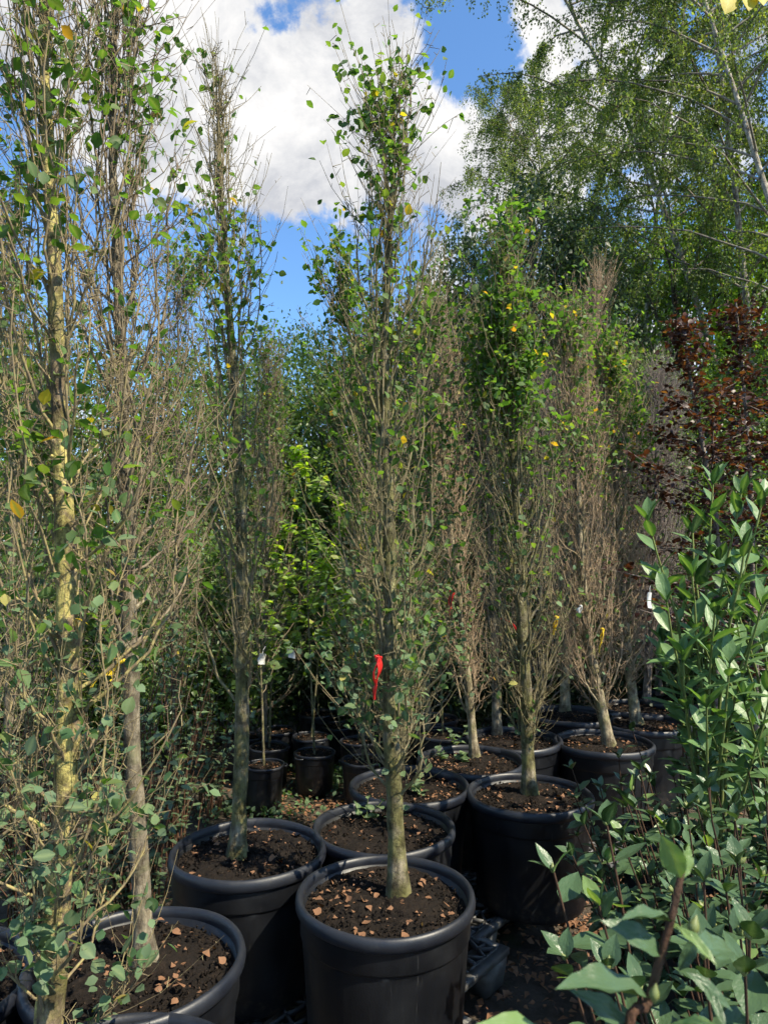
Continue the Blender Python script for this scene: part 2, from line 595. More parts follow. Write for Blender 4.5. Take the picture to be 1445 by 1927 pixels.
M['wood'] = leaf_mat('leaf_hedge', [(0, (.045, .085, .02)), (.6, (.09, .155, .035)), (.93, (.15, .22, .05)), (1, (.24, .25, .06))], 'attr', .42, .42)
M['sapling'] = leaf_mat('leaf_light_green', [(0, (.10, .18, .022)), (.6, (.17, .29, .035)), (1, (.26, .37, .06))], 'attr', .45, .5)  # pale colour stands in for sun glowing through crowns under the birches
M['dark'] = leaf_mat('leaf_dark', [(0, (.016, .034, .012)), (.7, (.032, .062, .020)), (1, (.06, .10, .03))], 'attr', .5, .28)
M['copper'] = leaf_mat('leaf_copper', [(0, (.022, .008, .007)), (.6, (.055, .017, .012)), (.9, (.11, .036, .018)), (1, (.17, .075, .026))], 'attr', .45, .3, back=(.055, .026, .02))
M['copper_obj'] = leaf_mat('leaf_copper_single', [(0, (.022, .008, .007)), (.6, (.055, .017, .012)), (.9, (.11, .036, .018)), (1, (.17, .075, .026))], 'obj', .45, .3, back=(.055, .026, .02))
CAMC = [(0, (.008, .024, .007)), (.6, (.017, .045, .013)), (.93, (.036, .080, .020)), (1, (.07, .135, .035))]
M['camellia'] = leaf_mat('leaf_camellia', CAMC, 'attr', .34, .15, spec=.45, back=(.06, .105, .05))
M['camellia_obj'] = leaf_mat('leaf_camellia_single', CAMC, 'obj', .31, .15, rib=(.09, .15, .055), spec=.33, back=(.06, .105, .05), relief=.0022)
M['shrub'] = leaf_mat('leaf_shrub', [(0, (.025, .055, .025)), (.6, (.05, .10, .045)), (.93, (.10, .17, .06)), (1, (.2, .24, .08))], 'attr', .34, .25, spec=.45)  # lighter copy of the camellia leaf colour, light put in for left bushes
M['young_obj'] = leaf_mat('leaf_camellia_young', [(0, (.09, .18, .04)), (1, (.17, .28, .06))], 'obj', .3, .3, rib=(.25, .33, .12), spec=.5, back=(.15, .23, .08), relief=.0022)
M['laurel_obj'] = leaf_mat('leaf_laurel_single', [(0, (.022, .060, .020)), (.6, (.038, .095, .026)), (1, (.09, .19, .045))], 'obj', .42, .32, relief=.002, rib=(.15, .24, .08), spec=.4, back=(.12, .21, .08))
LITTER = [(0, (.045, .022, .014)), (.3, (.10, .044, .022)), (.6, (.17, .082, .042)), (.86, (.27, .155, .085)), (.93, (.46, .28, .04)), (.97, (.40, .10, .035)), (1, (.30, .06, .03))]
M['litter'] = leaf_mat('leaf_litter', LITTER, 'attr', .7, .12, spec=.2, back=(.19, .10, .055))
M['litter_obj'] = leaf_mat('leaf_fallen', LITTER, 'obj', .7, .12, spec=.2, back=(.19, .10, .055))


def plain(name, col, rough=.5, trans=0.0):
    m, t, out = new_mat(name)
    nA = t.noise(t.n('ShaderNodeTexCoord').outputs['Object'], 40, 4, .6)
    p = principled(t, t.mix(nA, col, tuple(x * .72 for x in col)), rough, nA, .002, .3)
    if trans:
        tr = t.n('ShaderNodeBsdfTranslucent')
        tr.inputs[0].default_value = (*col, 1)
        mx = t.n('ShaderNodeMixShader')
        mx.inputs[0].default_value = trans
        t.link(p.outputs[0], mx.inputs[1])
        t.link(tr.outputs[0], mx.inputs[2])
        t.link(mx.outputs[0], out.inputs[0])
    else:
        t.link(p.outputs[0], out.inputs[0])
    return m


M['red'] = plain('tape_red', (.75, .035, .03), .4, .3)
M['yellow'] = plain('tape_yellow', (.80, .58, .03), .4, .3)
M['white'] = plain('tag_white', (.75, .76, .74), .45, .15)
M['bud'] = plain('bud_green', (.16, .19, .06), .45)

# ------------------------------------------------------------------ ground
mb = MB()
g = np.linspace(-1, 1, 141)
gx = np.sign(g) * np.abs(g) ** 2.2 * 60
gy = np.sign(g) * np.abs(g) ** 2.2 * 60 + 2.5
X, Y = np.meshgrid(gx, gy)
Z = 0.012 * np.sin(X * 2.3 + 1.1 * np.sin(Y * 1.7)) * np.cos(Y * 2.1) + 0.010 * np.sin(X * 5.1 + Y * 3.3)
Z -= 0.02
idx = np.arange(X.size).reshape(X.shape)
q = np.stack([idx[:-1, :-1], idx[:-1, 1:], idx[1:, 1:], idx[1:, :-1]], -1).reshape(-1, 4)
mb.add(np.stack([X, Y, Z], -1), q)
tag(mb.build('ground', M['ground']), kind='structure')

# ------------------------------------------------------------------ pots
LIT = leaf_template(BIRCH, 3, 1, .35, .22)
LITTER_ME = [leaf_mesh('fallen_leaf', leaf_template(sh, 6, 2, f, c), M['litter_obj'])
             for sh, f, c in ((BIRCH, .2, .15), (BIRCH, -.2, -.2), (OVATE, .3, .3), (MAPLE, .18, -.2))]
pot_cache = {}


def pot_meshes(D, H, kind):
    key = (round(D, 3), round(H, 3), kind)
    if key in pot_cache:
        return pot_cache[key]
    R = D / 2
    th = .011
    k = D / .56
    # body: taper, a raised collar band under the rim, shallow panel ribs
    Rt, Rb = R - .016 * k, R * .82
    zc = H * .76
    prof = [(0, .004), (Rb - .01, .004), (Rb, .012), (Rb + .004, .03), (Rb + (Rt - .007 * k - Rb) * .96, zc - .025), (Rt - .007 * k, zc - .003), (Rt - .006 * k, zc), (Rt - .001 * k, zc + .004), (Rt, zc + .008), (Rt, H - .034 * k), (Rt, H - .03 * k)]
    prof += [(Rt - th, H - .03 * k), (Rt - th - .006, H - .12 * k)]
    n = 96
    V, q = lathe(prof, n)
    Vr = V.reshape(len(prof), n, 3)
    a = np.arange(n) / n * 2 * np.pi
    ribm = (np.cos(a * 12) > .93) * .004 * k
    for i in (4, 5):
        Vr[i, :, :2] *= (1 + ribm / Rt)[:, None]
    mb = MB()
    mb.add(V, q)
    body = mb.mesh('pot_body', M['pot'])
    # rolled rim
    rx, rz_ = .0125 * k, .0215 * k
    c = (R - rx, H - rz_)
    pr = [(c[0] + rx * math.cos(t_), c[1] + rz_ * math.sin(t_)) for t_ in np.linspace(-2.0, 3.6, 17)]
    pr = [(R - rx * 1.7, H - rz_ * 1.9)] + pr + [(R - rx * 2.2, H - .06 * k)]
    V, q = lathe(pr, n)
    # the rims are a little out of round and wavy, as blow-moulded pots are
    ang = np.arctan2(V[:, 1], V[:, 0])
    V[:, 2] += .0022 * np.sin(ang * 2 + 1) + .0012 * np.sin(ang * 5)
    mb = MB()
    mb.add(V, q)
    rim = mb.mesh('pot_rim', M['rim'])
    # soil surfaces
    soils = []
    for s_ in range(3):
        r2 = np.random.default_rng(100 + s_ + int(D * 100))
        nr, na = 22, 60
        rad = np.linspace(0, 1, nr) ** .8 * (Rt - th - .001)
        aa = np.arange(na) / na * 2 * np.pi
        RR, AA = np.meshgrid(rad, aa, indexing='ij')
        zz = r2.normal(0, .0045, RR.shape) + .010 * np.sin(RR * 18 + s_) * np.cos(AA * 2 + s_) + .012 * (1 - RR / Rt)
        V = np.stack([RR * np.cos(AA), RR * np.sin(AA), zz], -1)
        idx = np.arange(nr * na).reshape(nr, na)
        A_, B_ = idx[:-1], idx[1:]
        q = np.stack([A_, np.roll(A_, -1, 1), np.roll(B_, -1, 1), B_], -1).reshape(-1, 4)
        mb = MB()
        mb.add(V.reshape(-1, 3), q)
        # crumbs and bark chips
        nch = int(900 * k * k)
        pr_ = np.sqrt(r2.random(nch)) * (Rt - .02)
        pa = r2.random(nch) * 6.283
        P0 = np.stack([pr_ * np.cos(pa), pr_ * np.sin(pa), r2.random(nch) * .008 + .004], -1)
        tet = np.array([(-.5, -.4, 0), (.6, -.3, .1), (0, .6, 0), (.05, 0, .7)])
        sz = r2.uniform(.004, .014, nch)
        rot = nrm(r2.normal(size=(nch, 3, 3)))
        Vt = P0[:, None] + sz[:, None, None] * np.einsum('kj,nji->nki', tet, rot)
        Ft = (np.array([(0, 2, 1), (0, 1, 3), (1, 2, 3), (2, 0, 3)])[None] + (np.arange(nch) * 4)[:, None, None]).reshape(-1, 3)
        mb.add(Vt.reshape(-1, 3), Ft, np.repeat((r2.random(nch) ** 5) * .7, 4))
        soils.append(mb.mesh('potting_soil', M['soil'], smooth=False))
    pot_cache[key] = (body, rim, soils, Rt - th)
    return pot_cache[key]


def litter_mesh(R, n, seed, clump=True, zlo=.008, zhi=.022, size=(.007, .022)):
    r2 = np.random.default_rng(seed)
    pr_ = np.sqrt(r2.random(n)) * R
    pa = r2.random(n) * 6.283
    P = np.stack([pr_ * np.cos(pa), pr_ * np.sin(pa), r2.uniform(zlo, zhi, n)], -1)
    if clump:
        kk = n // 3
        cpos = np.array([math.cos(seed * 2.1), math.sin(seed * 2.1)]) * R * .55
        P[:kk, :2] = cpos + r2.normal(0, R * .16, (kk, 2))
    d = np.stack([r2.normal(size=n), r2.normal(size=n), r2.normal(0, .25, n)], -1)
    up = np.stack([r2.normal(0, .35, n), r2.normal(0, .35, n), np.ones(n)], -1)
    mb = MB()
    leaves(mb, P, d, up, r2.uniform(*size, n), LIT, r2.random(n))
    return mb


POT_GROUP = 'large black tree pots standing in rows'


def pot(label, px, py, zrim, D, H, single=0, nlit=45, group=POT_GROUP, seed=0, handles=False, name='tree_pot', where=None, depth_soil=.045):
    c = on_plane(px, py, zrim)
    root = thing(name, label, 'pot', (c[0], c[1], zrim - H), group, rz=seed * 1.3)
    body, rim, soils, Rs = pot_meshes(D, H, name)
    link('body', body, root)
    link('rim', rim, root)
    zs = H - depth_soil * D / .56
    s = link('soil', soils[seed % 3], root, (0, 0, zs))
    s.rotation_euler[2] = 1.9 * seed
    if nlit:
        l = litter_mesh(Rs * .95, int(nlit * 1.8), 40 + seed).build('leaf_litter', M['litter'], s)
        tag(l, kind='stuff')
    if handles:
        for sg in (-1, 1):
            mb = MB()
            a_ = np.linspace(0, math.pi, 9)
            P = np.stack([np.full(9, sg * (D / 2 - .004)) + sg * .022 * np.sin(a_), .035 * np.cos(a_), np.full(9, H - .02)], -1)
            tubes(mb, P, np.full(9, .006), 6)
            mb.build('handle', M['rim'], root)
    root['soil_z'] = float(zrim - H + zs)
    if single:
        r2 = np.random.default_rng(500 + seed)
        for i in range(single):
            rr = math.sqrt(r2.random()) * Rs * .92
            aa = r2.random() * 6.283
            if i < single * .35:
                rr = abs(Rs * .5 + r2.normal(0, Rs * .14))
                aa = seed * 2.3 + 3.3 + r2.normal(0, .35)
            L = r2.uniform(.012, .031)
            o = link('fallen_leaf', LITTER_ME[int(r2.integers(4))])
            mm = orient((r2.normal(), r2.normal(), r2.normal(0, .3)), (r2.normal(0, .35), r2.normal(0, .35), 1)).to_4x4()
            mm.translation = Vector((c[0] + rr * math.cos(aa), c[1] + rr * math.sin(aa), zrim - H + zs + .012 + r2.random() * .008))
            o.matrix_world = mm @ Matrix.Diagonal((L, L * r2.uniform(.8, 1.15), L, 1))
            tag(o, 'dry fallen leaf on the soil of ' + where, 'leaf', 'dry leaves on the soil of ' + where)
    return root, c


ZR, PD, PHT = 0.61, 0.56, 0.47
big = {}
big['front'] = pot('black pot with rolled rim nearest the middle, front tree with red tape grows in it', 725, 1676, ZR, PD, PHT, 42, 40, seed=0, where='the front middle pot')
big['two'] = pot('black pot holding the slim mossy trunk between the front pot and the shaded corner pot', 468, 1593, ZR, PD, PHT, 26, 35, seed=1, where='the pot behind the shaded corner pot')
big['three'] = pot('black pot touching the back of the front middle pot, weeds on its soil', 722, 1551, ZR, PD, PHT, 0, 55, seed=2)
big['four'] = pot('black pot half hidden behind the front row, leafy seedling on its soil', 770, 1473, ZR, PD, PHT, 0, 70, seed=3)
big['five'] = pot('black pot on a pallet, second along the diagonal row from the front pot', 996, 1489, ZR, PD, PHT, 28, 45, seed=4, where='the second pot of the diagonal row')
big['six'] = pot('black pot crowded with weeds and leaves under the leaning pale trunk', 885, 1427, ZR, PD, PHT, 0, 120, seed=5)
big['seven'] = pot('black pot with the tilted forked trunk, third along the diagonal row', 1135, 1393, ZR, PD, PHT, 0, 70, seed=6)
big['eight'] = pot('black pot in shade between the weedy pot and the tilted trunk pot', 966, 1387, ZR, PD, PHT, 0, 50, seed=7)
big['nine'] = pot('black pot with straight grey trunk behind the tilted trunk', 1072, 1342, ZR, PD, PHT, 0, 50, seed=8)
big['ten'] = pot('black pot beside the laurel, brown leaves round its mossy trunk', 1212, 1357, ZR, PD, PHT, 0, 60, seed=9)
big['eleven'] = pot('black pot rim seen just over the pot beside the laurel', 1203, 1329, ZR, PD, PHT, 0, 45, seed=10)
big['twelve'] = pot('farthest black pot of the diagonal row, partly behind laurel leaves', 1262, 1312, ZR, PD, PHT, 0, 45, seed=11)
big['left'] = pot('large black pot at lower left with smooth grey trunk and orange leaves', 258, 1800, ZR, PD, PHT, 34, 40, seed=12, where='the lower left pot')
big['edge'] = pot('black pot cut by the left edge of the picture, only its rim showing', -165, 1850, ZR, PD, PHT, 0, 40, seed=13)
big['lichen'] = pot('black pot at the very bottom holding the yellow lichen covered tree', 205, 2075, ZR, PD, PHT, 0, 40, seed=14)

SMALL = 'small black nursery pots on the ground behind'
small_specs = [
    (592, 1414, .30, .28, 'small black nursery pot with handles standing alone on the bare ground'),
    (586, 1384, .30, .28, 'small black pot right behind the lone handled pot'),
    (497, 1437, .27, .30, 'small black pot beside the slim mossy trunk, twig lying over it'),
    (507, 1403, .30, .28, 'small black pot with dry grass behind the pot by the mossy trunk'),
    (683, 1428, .30, .28, 'small black pot tucked behind the leafy seedling pot'),
    (676, 1392, .30, .28, 'small black pot second back behind the seedling pot'),
    (640, 1364, .30, .26, 'small black pot with brown leaves in the gap between trunks'),
    (520, 1372, .32, .28, 'small black pot piled with straw coloured dead twigs'),
    (600, 1340, .36, .30, 'mid sized black pot in the dark row behind the handled pots'),
    (590, 1305, .44, .34, 'wide black pot in deep shade at the back of the gap'),
    (455, 1385, .30, .28, 'small black pot seen just past the slim mossy trunk'),
    (833, 1378, .40, .40, 'medium black pot with tall weeds behind the weedy pot'),
    (815, 1350, .40, .38, 'medium black pot deep in shade behind the tall weeds'),
    (720, 1352, .36, .30, 'mid sized black pot showing past the front trunk in shade'),
]
small = []
for i, (px, py, D, H, lab) in enumerate(small_specs):
    small.append(pot(lab, px, py, H, D, H, 0, 22, SMALL, 20 + i, handles=(i in (0, 1, 2, 4)), name='nursery_pot'))

# ------------------------------------------------------------------ pallets (black plastic with a webbed deck)
def pallet(label, corner, ang, LX, LY, ztop, seed):
    """corner = far right corner on the deck; deck runs back along -u and towards +v"""
    u = np.array([math.sin(ang), math.cos(ang)])
    v = np.array([-math.cos(ang), math.sin(ang)])
    c = np.array(corner[:2]) - u * LX / 2 + v * LY / 2
    root = thing('plastic_pallet', label, 'pallet', (c[0], c[1], 0), 'black plastic pallets under the pots', rz=math.pi / 2 - ang)
    r2 = np.random.default_rng(seed)
    fr = MB()
    w = .035
    for s_ in (-1, 1):
        box(fr, (0, s_ * (LY / 2 - w / 2), ztop - .014), (LX, w, .026))
        box(fr, (s_ * (LX / 2 - w / 2), 0, ztop - .0145), (w, LY - 2 * w, .025))
    fr.build('deck_frame', M['pallet'], root, smooth=False)
    web = MB()
    # irregular web: jittered honeycomb
    cell = .075
    nx, ny = int(LX / cell) + 2, int(LY / cell) + 2
    pts = {}
    for i in range(-1, nx + 1):
        for j in range(-1, ny + 1):
            pts[i, j] = np.array([(i - .5 + .5 * (j % 2)) * cell - LX / 2, (j - .5) * cell * .9 - LY / 2]) + r2.normal(0, cell * .16, 2)
    def inside(p_):
        return np.array([np.clip(p_[0], -LX / 2 + w, LX / 2 - w), np.clip(p_[1], -LY / 2 + w, LY / 2 - w)])
    for (i, j), p0 in pts.items():
        for di, dj in ((1, 0), (0, 1), (1 if j % 2 else -1, 1)):
            if (i + di, j + dj) in pts and r2.random() < .74:
                a_, b_ = inside(p0), inside(pts[i + di, j + dj])
                L = np.linalg.norm(b_ - a_)
                if L < .02:
                    continue
                mid = (a_ + b_) / 2
                box(web, (mid[0], mid[1], ztop - .010 + r2.uniform(-.001, .001)), (L + .004, .008, .018), math.atan2(*(b_ - a_)[::-1]))
    web.build('deck_web', M['pallet'], root, smooth=False)
    for sx in (-1, 0, 1):
        for sy in (-1, 1):
            f = MB()
            hh = ztop - .03
            px_, py_ = sx * (LX / 2 - .08), sy * (LY / 2 - .07)
            pr = [(-.5, 0), (.5, 0)]
            V = []
            for z_, k_ in ((0, .78), (hh, 1.0)):
                for a_, b_ in ((-1, -1), (1, -1), (1, 1), (-1, 1)):
                    V.append((px_ + a_ * .075 * k_, py_ + b_ * .065 * k_, z_))
            f.add(V, [(0, 3, 2, 1), (4, 5, 6, 7), (0, 1, 5, 4), (1, 2, 6, 5), (2, 3, 7, 6), (3, 0, 4, 7)])
            f.build('foot', M['pallet'], root, smooth=False)
    return root


ROW = math.radians(40)
pallet('webbed black plastic pallet poking out right of the front middle pot', on_plane(958, 1782, .139), ROW, 1.0, .6, .139, 1)
pallet('webbed black plastic pallet beneath the second pot of the diagonal row', on_plane(1000, 1690, .1385) + np.array([.33, .40, 0]), ROW, .95, .6, .1385, 2)
pallet('black plastic pallet under the tilted trunk pot, pale scuffed edge showing', on_plane(1190, 1565, .139) + np.array([.12, .1, 0]), ROW, .9, .62, .139, 3)
pallet('dusty black pallet low in the gap between the lower left and front pots', on_plane(640, 1870, .138) + np.array([-.14, .02, 0]), ROW, .9, .62, .138, 4)
pallet('webbed pallet corner at the bottom edge under the front middle pot', on_plane(905, 1925, .06), ROW, .9, .5, .06, 5)
pallet('black pallet wholly in shade under the lower left pot', on_plane(430, 1935, .1375) , ROW, .9, .62, .1375, 6)
pallet('black pallet in shade under the pots behind the front one', on_plane(885, 1560, .1375), ROW, .95, .62, .1375, 7)

# ------------------------------------------------------------------ columnar trees in the pots
T_OV = leaf_template(OVATE, 3, 1, .22, .18)
T_RD = leaf_template(ROUND, 3, 1, .2, .15)
PEAR_ME = [leaf_mesh('pear_leaf', leaf_template(OVATE, 4, 2, f, c), M['pear_obj']) for f, c in ((.22, .18), (.3, .35), (.1, .05))]
ROUND_ME = [leaf_mesh('round_leaf', leaf_template(ROUND, 4, 2, f, c), M['round_obj']) for f, c in ((.2, .15), (.3, .3), (.08, -.08))]
LEAFY = 2.3
TREE_GROUP = 'columnar trees growing in the large pots'


def columnar(label, base, px_path, r0, bark, Rmax, nb, ntw, leafiness, seed, tb=.16, lsize=(.025, .041), kind='mix',
             single=0, parts=True, prof=None, lean_y=0.0, stiff=1.0, name='columnar_tree', group=TREE_GROUP, thick=1.0, spur=4, up0=.0, cut=None):
    """px_path: photo points the trunk passes (at the tree's own distance); leafiness: list of (height share, leaves per twig end)"""
    r2 = np.random.default_rng(seed)
    Y = base[1]
    pts = [base] + [at(px, py, Y + lean_y * i) for i, (px, py) in enumerate(px_path)]
    C = catmull(pts, 36) - base
    H = C[-1, 2]
    root = thing(name, label, 'tree', tuple(base), group)
    bm_ = M[bark]

    def centre(z):
        z = np.asarray(z)
        x = np.interp(z, C[:, 2], C[:, 0])
        y = np.interp(z, C[:, 2], C[:, 1])
        return np.stack([x, y, z], -1)

    tt = C[:, 2] / H
    rad = r0 * (np.clip(1 - tt, 0, 1) ** .68 * .92 + .03) + r0 * .38 * np.exp(-tt * 55)
    rad *= 1 + .05 * np.sin(tt * 40 + seed) + r2.normal(0, .025, len(tt))
    # trunk, with knots
    Cn = np.vstack([C[0] - np.array([0, 0, .04]), C])
    mb = MB()
    tubes(mb, Cn + r2.normal(0, r0 * .05, Cn.shape), np.concatenate([[rad[0] * 1.05], rad]), 12, np.concatenate([[0], np.clip((tt - .82) * 5, 0, 1)]))
    nk = 14
    zk = r2.uniform(.05, .7, nk) * H
    ck = centre(zk)
    ak = r2.random(nk) * 6.283
    dk = np.stack([np.cos(ak), np.sin(ak), np.full(nk, .5)], -1)
    rk = np.interp(zk, C[:, 2], rad)
    Pk = ck[:, None] + dk[:, None] * (np.linspace(.5, 1.35, 4)[None, :, None] * rk[:, None, None])
    tubes(mb, Pk, rk[:, None] * np.array([.42, .38, .3, .12])[None], 6, 0.0)
    mb.build('trunk', bm_, root)
    if prof is None:
        prof = [(0, .5), (.15, .8), (.32, 1.0), (.6, 1.0), (.8, .85), (.93, .55), (1.05, .2)]
    px_, pv_ = [a for a, _ in prof], [b for _, b in prof]
    lpos, ldir, lz = [], [], []
    S = np.linspace(0, 1, 10)
    crown = MB()
    for b in range(nb):
        t0 = tb + (.93 - tb) * ((b + r2.random()) / nb) ** 1.05
        z0 = t0 * H
        L = min(H * r2.uniform(.08, .30) * np.interp(t0, [0, .4], [.55, 1]), H * r2.uniform(.97, 1.03) - z0)
        if L < .1:
            L = .1 + r2.random() * .1
        az = b * 2.4 + r2.normal(0, .35)
        ze = z0 + L
        rho = Rmax * np.interp(ze / H, px_, pv_) * r2.uniform(.35, 1.08)
        o2 = np.array([math.cos(az), math.sin(az), 0])
        tan = np.array([-math.sin(az), math.cos(az), 0])
        z = z0 + L * (S ** 1.0 * (1 - up0) + up0 * S ** 2)
        rr = rho * (1 - (1 - S) ** (2.4 * stiff))
        P = centre(z) + o2 * rr[:, None]
        wob = np.cumsum(r2.normal(0, .0125 * (L ** .5), (10, 3)), 0)
        wob -= wob[0]
        P = P + wob + tan * (r2.normal(0, .10) * rho * S ** 1.5)[:, None]
        rb = np.clip(np.interp(z0, C[:, 2], rad) * r2.uniform(.13, .30), .0020, .0090) * thick * np.interp(t0, [0, .35], [.75, 1])
        mb = MB() if parts else crown
        R_ = rb * (1 - S) ** .8 * .88 + .0012
        thin = np.clip(1.25 - R_ / .0045, 0, 1)
        tubes(mb, P, R_, 6, thin)
        # side twigs
        m_ = max(2, int(r2.poisson(ntw)))
        s0 = r2.uniform(.08, .98, m_)
        Pt = np.stack([np.interp(s0, S, P[:, i]) for i in range(3)], -1)
        tg = np.stack([np.interp(s0, S, np.gradient(P[:, i])) for i in range(3)], -1)
        tg = nrm(tg)
        rnd = r2.normal(size=(m_, 3))
        rnd[:, 2] *= .4
        out = nrm(Pt - centre(Pt[:, 2]))
        d0 = nrm(tg * .55 + nrm(rnd) * .55 + out * .25 + np.array([0, 0, .25]))
        lt = r2.uniform(.05, .30, m_) * (1.15 - .5 * s0)
        s5 = np.linspace(0, 1, 5)
        upv = np.array([0, 0, 1.0])
        Pw = Pt[:, None] + lt[:, None, None] * (s5[None, :, None] * d0[:, None] + (s5 ** 2)[None, :, None] * .42 * upv)
        Pw += np.cumsum(r2.normal(0, .009, Pw.shape), 1) * s5[None, :, None]
        rw = np.minimum(r2.uniform(.0010, .0021, m_), np.interp(s0, S, R_) * .8 + .0004)
        tubes(mb, Pw, rw[:, None] * np.array([1, .85, .72, .6, .42])[None] * thick ** .5, 3, .75)
        # short spurs on twigs and on the branch
        ns = m_ * spur
        wi = r2.integers(0, m_, ns)
        sj = r2.random(ns)
        f = sj * 4
        i0 = np.minimum(f.astype(int), 3)
        fr_ = (f - i0)[:, None]
        Ps = Pw[wi, i0] * (1 - fr_) + Pw[wi, i0 + 1] * fr_
        nbz = ns // 4
        sb = r2.random(nbz)
        Ps[:nbz] = np.stack([np.interp(sb, S, P[:, i]) for i in range(3)], -1)
        ds = nrm(r2.normal(size=(ns, 3)) + np.array([0, 0, .5]))
        ls = r2.uniform(.010, .06, ns) * r2.uniform(.4, 1, ns)
        Psp = Ps[:, None] + ds[:, None] * (ls[:, None, None] * np.array([0, 1.0])[None, :, None])
        tubes(mb, Psp, np.broadcast_to(np.array([.0013, .0008]), (ns, 2)), 3, .85)
        if parts:
            mb.build('branch', BR[bark], root)
        # leaf sites: spur ends and twig ends
        lpos += [Psp[:, 1], Pw[:, 4]]
        ldir += [ds, nrm(Pw[:, 4] - Pw[:, 3])]
    if not parts:
        crown.build('branches', BR[bark], root)
    P = np.concatenate(lpos)
    D = np.concatenate(ldir)
    zz = P[:, 2] / H
    prob = np.interp(zz, [a for a, _ in leafiness], [b for _, b in leafiness])
    # leaves come in patches
    ph = r2.random(3) * 6
    patch = np.sin(P[:, 0] * 9 + ph[0] + P[:, 2] * 3) + np.sin(P[:, 1] * 9 + ph[1]) + np.sin(P[:, 2] * 7 + ph[2])
    prob = LEAFY * prob * np.clip(.65 + .5 * patch, .10, 1.9)
    reps = r2.poisson(prob)
    if cut is not None:
        reps = np.where(cut(P), 0, reps)
    ii = np.repeat(np.arange(len(P)), reps)
    n = len(ii)
    pos = P[ii] + r2.normal(0, .012, (n, 3))
    dr = nrm(D[ii] * .5 + r2.normal(0, .6, (n, 3)) + np.array([0, 0, -.15]))
    up = nrm(r2.normal(0, .55, (n, 3)) + np.array([0, 0, 1.0]) + D[ii] * .3)
    Ls = r2.uniform(lsize[0], lsize[1], n) * r2.uniform(.7, 1.05, n)
    low = zz[ii] < r2.normal(.36 if kind == 'mix' else (2 if kind == 'round' else -1), .07, n)  # low leaves take the bluish set: sky-lit shade put into leaf colour
    sel = np.zeros(n, bool)
    if single:
        w_ = Ls.copy()
        sel[np.argsort(-w_)[:single]] = True
    fol = MB()
    a_ = (~sel) & (~low)
    leaves(fol, pos[a_], dr[a_], up[a_], Ls[a_], T_OV, r2.random(a_.sum()), 1.05, 0)
    a_ = (~sel) & low
    leaves(fol, pos[a_], dr[a_], up[a_], Ls[a_] * .9, T_RD, r2.random(a_.sum()), 1.0, 1)
    if n:
        tag(fol.build('foliage', [M['pear'], M['round']], root), kind='stuff')
    for i in np.nonzero(sel)[0]:
        me = (ROUND_ME if low[i] else PEAR_ME)[int(r2.integers(3))]
        leaf_object(me, root, pos[i], dr[i], up[i], float(Ls[i]))
    return root, C + base


def soil_at(px, py, root):
    return on_plane(px, py, root[0]['soil_z'] + .008)


# front tree with red tape
B1 = soil_at(750, 1682, big['front'])
columnar('tall columnar tree in the front middle pot, red tape on its mossy trunk', B1,
         [(742, 1500), (734, 1300), (731, 1000), (723, 700), (733, 420), (742, 300), (738, 165)], .031, 'bark_grey', .165, 66, 9,
         [(0, .14), (.2, .30), (.35, .26), (.5, .17), (.62, .13), (.8, .17), (1, .24)], 1, tb=.10, lsize=(.024, .041), single=300, spur=5,
         prof=[(0, .35), (.12, .6), (.3, 1.0), (.6, 1.0), (.8, .75), (.93, .5), (1.05, .25)])
B2 = soil_at(447, 1610, big['two'])
columnar('slim columnar tree with mossy trunk, thin bare spire against white cloud', B2,
         [(455, 1400), (455, 1000), (440, 700), (418, 400), (412, 260), (406, 135)], .030, 'bark_grey', .155, 60, 8,
         [(0, .06), (.3, .10), (.5, .14), (.62, .30), (.74, .32), (.84, .28), (.9, .08), (1, .2)], 2, tb=.16, lsize=(.024, .041), single=300, spur=5,
         prof=[(0, .4), (.2, .7), (.4, 1.0), (.65, 1.0), (.8, .9), (.9, .4), (1.05, .14)])
B3 = soil_at(275, 1812, big['left'])
columnar('columnar tree with smooth grey trunk rising from the lower left pot', B3,
         [(256, 1500), (244, 1200), (240, 950), (226, 600), (212, 300), (216, 60), (220, -120)], .028, 'bark_brown', .21, 70, 9,
         [(0, .10), (.3, .16), (.5, .22), (.62, .28), (.8, .28), (1, .22)], 3, tb=.26, lsize=(.024, .041), single=300, spur=5)
B4 = on_plane(88, 2015, .565)
columnar('stout tree at far left crusted with yellow lichen, crooked low branches', B4,
         [(108, 1700), (130, 1350), (124, 1000), (106, 600), (88, 200), (72, -120), (60, -330)], .031, 'bark_lichen', .23, 96, 9,
         [(0, .17), (.25, .15), (.45, .10), (.7, .12), (1, .2)], 4, tb=.015, lsize=(.026, .043), single=300, thick=.62, stiff=1.05, spur=6)
B14 = on_plane(-120, 1850, .565)
columnar('lichen covered tree mostly beyond the left edge, branches reaching into view', B14,
         [(-100, 1400), (-95, 900), (-90, 400), (-85, -100)], .028, 'bark_lichen', .30, 55, 8,
         [(0, .2), (.3, .16), (.7, .2), (1, .3)], 5, tb=.05, thick=.65, spur=5)
BP3 = on_plane(741, 1543, .565)
columnar('columnar tree right behind the front tree, arching left branches with small leaves', BP3,
         [(728, 1350), (700, 950), (672, 680), (648, 600), (634, 520)], .022, 'bark_grey', .19, 70, 9,
         [(0, .35), (.3, .35), (.6, .20), (.85, .3), (1, .3)], 6, tb=.06, spur=5)
BP4 = on_plane(752, 1462, .565)
columnar('columnar tree with leafy right side behind the front tree', BP4,
         [(765, 1250), (785, 900), (796, 700), (806, 560)], .022, 'bark_grey', .20, 70, 9,
         [(0, .40), (.3, .32), (.6, .22), (.85, .28), (1, .28)], 7, tb=.06, spur=5)
BP5 = soil_at(997, 1493, big['five'])
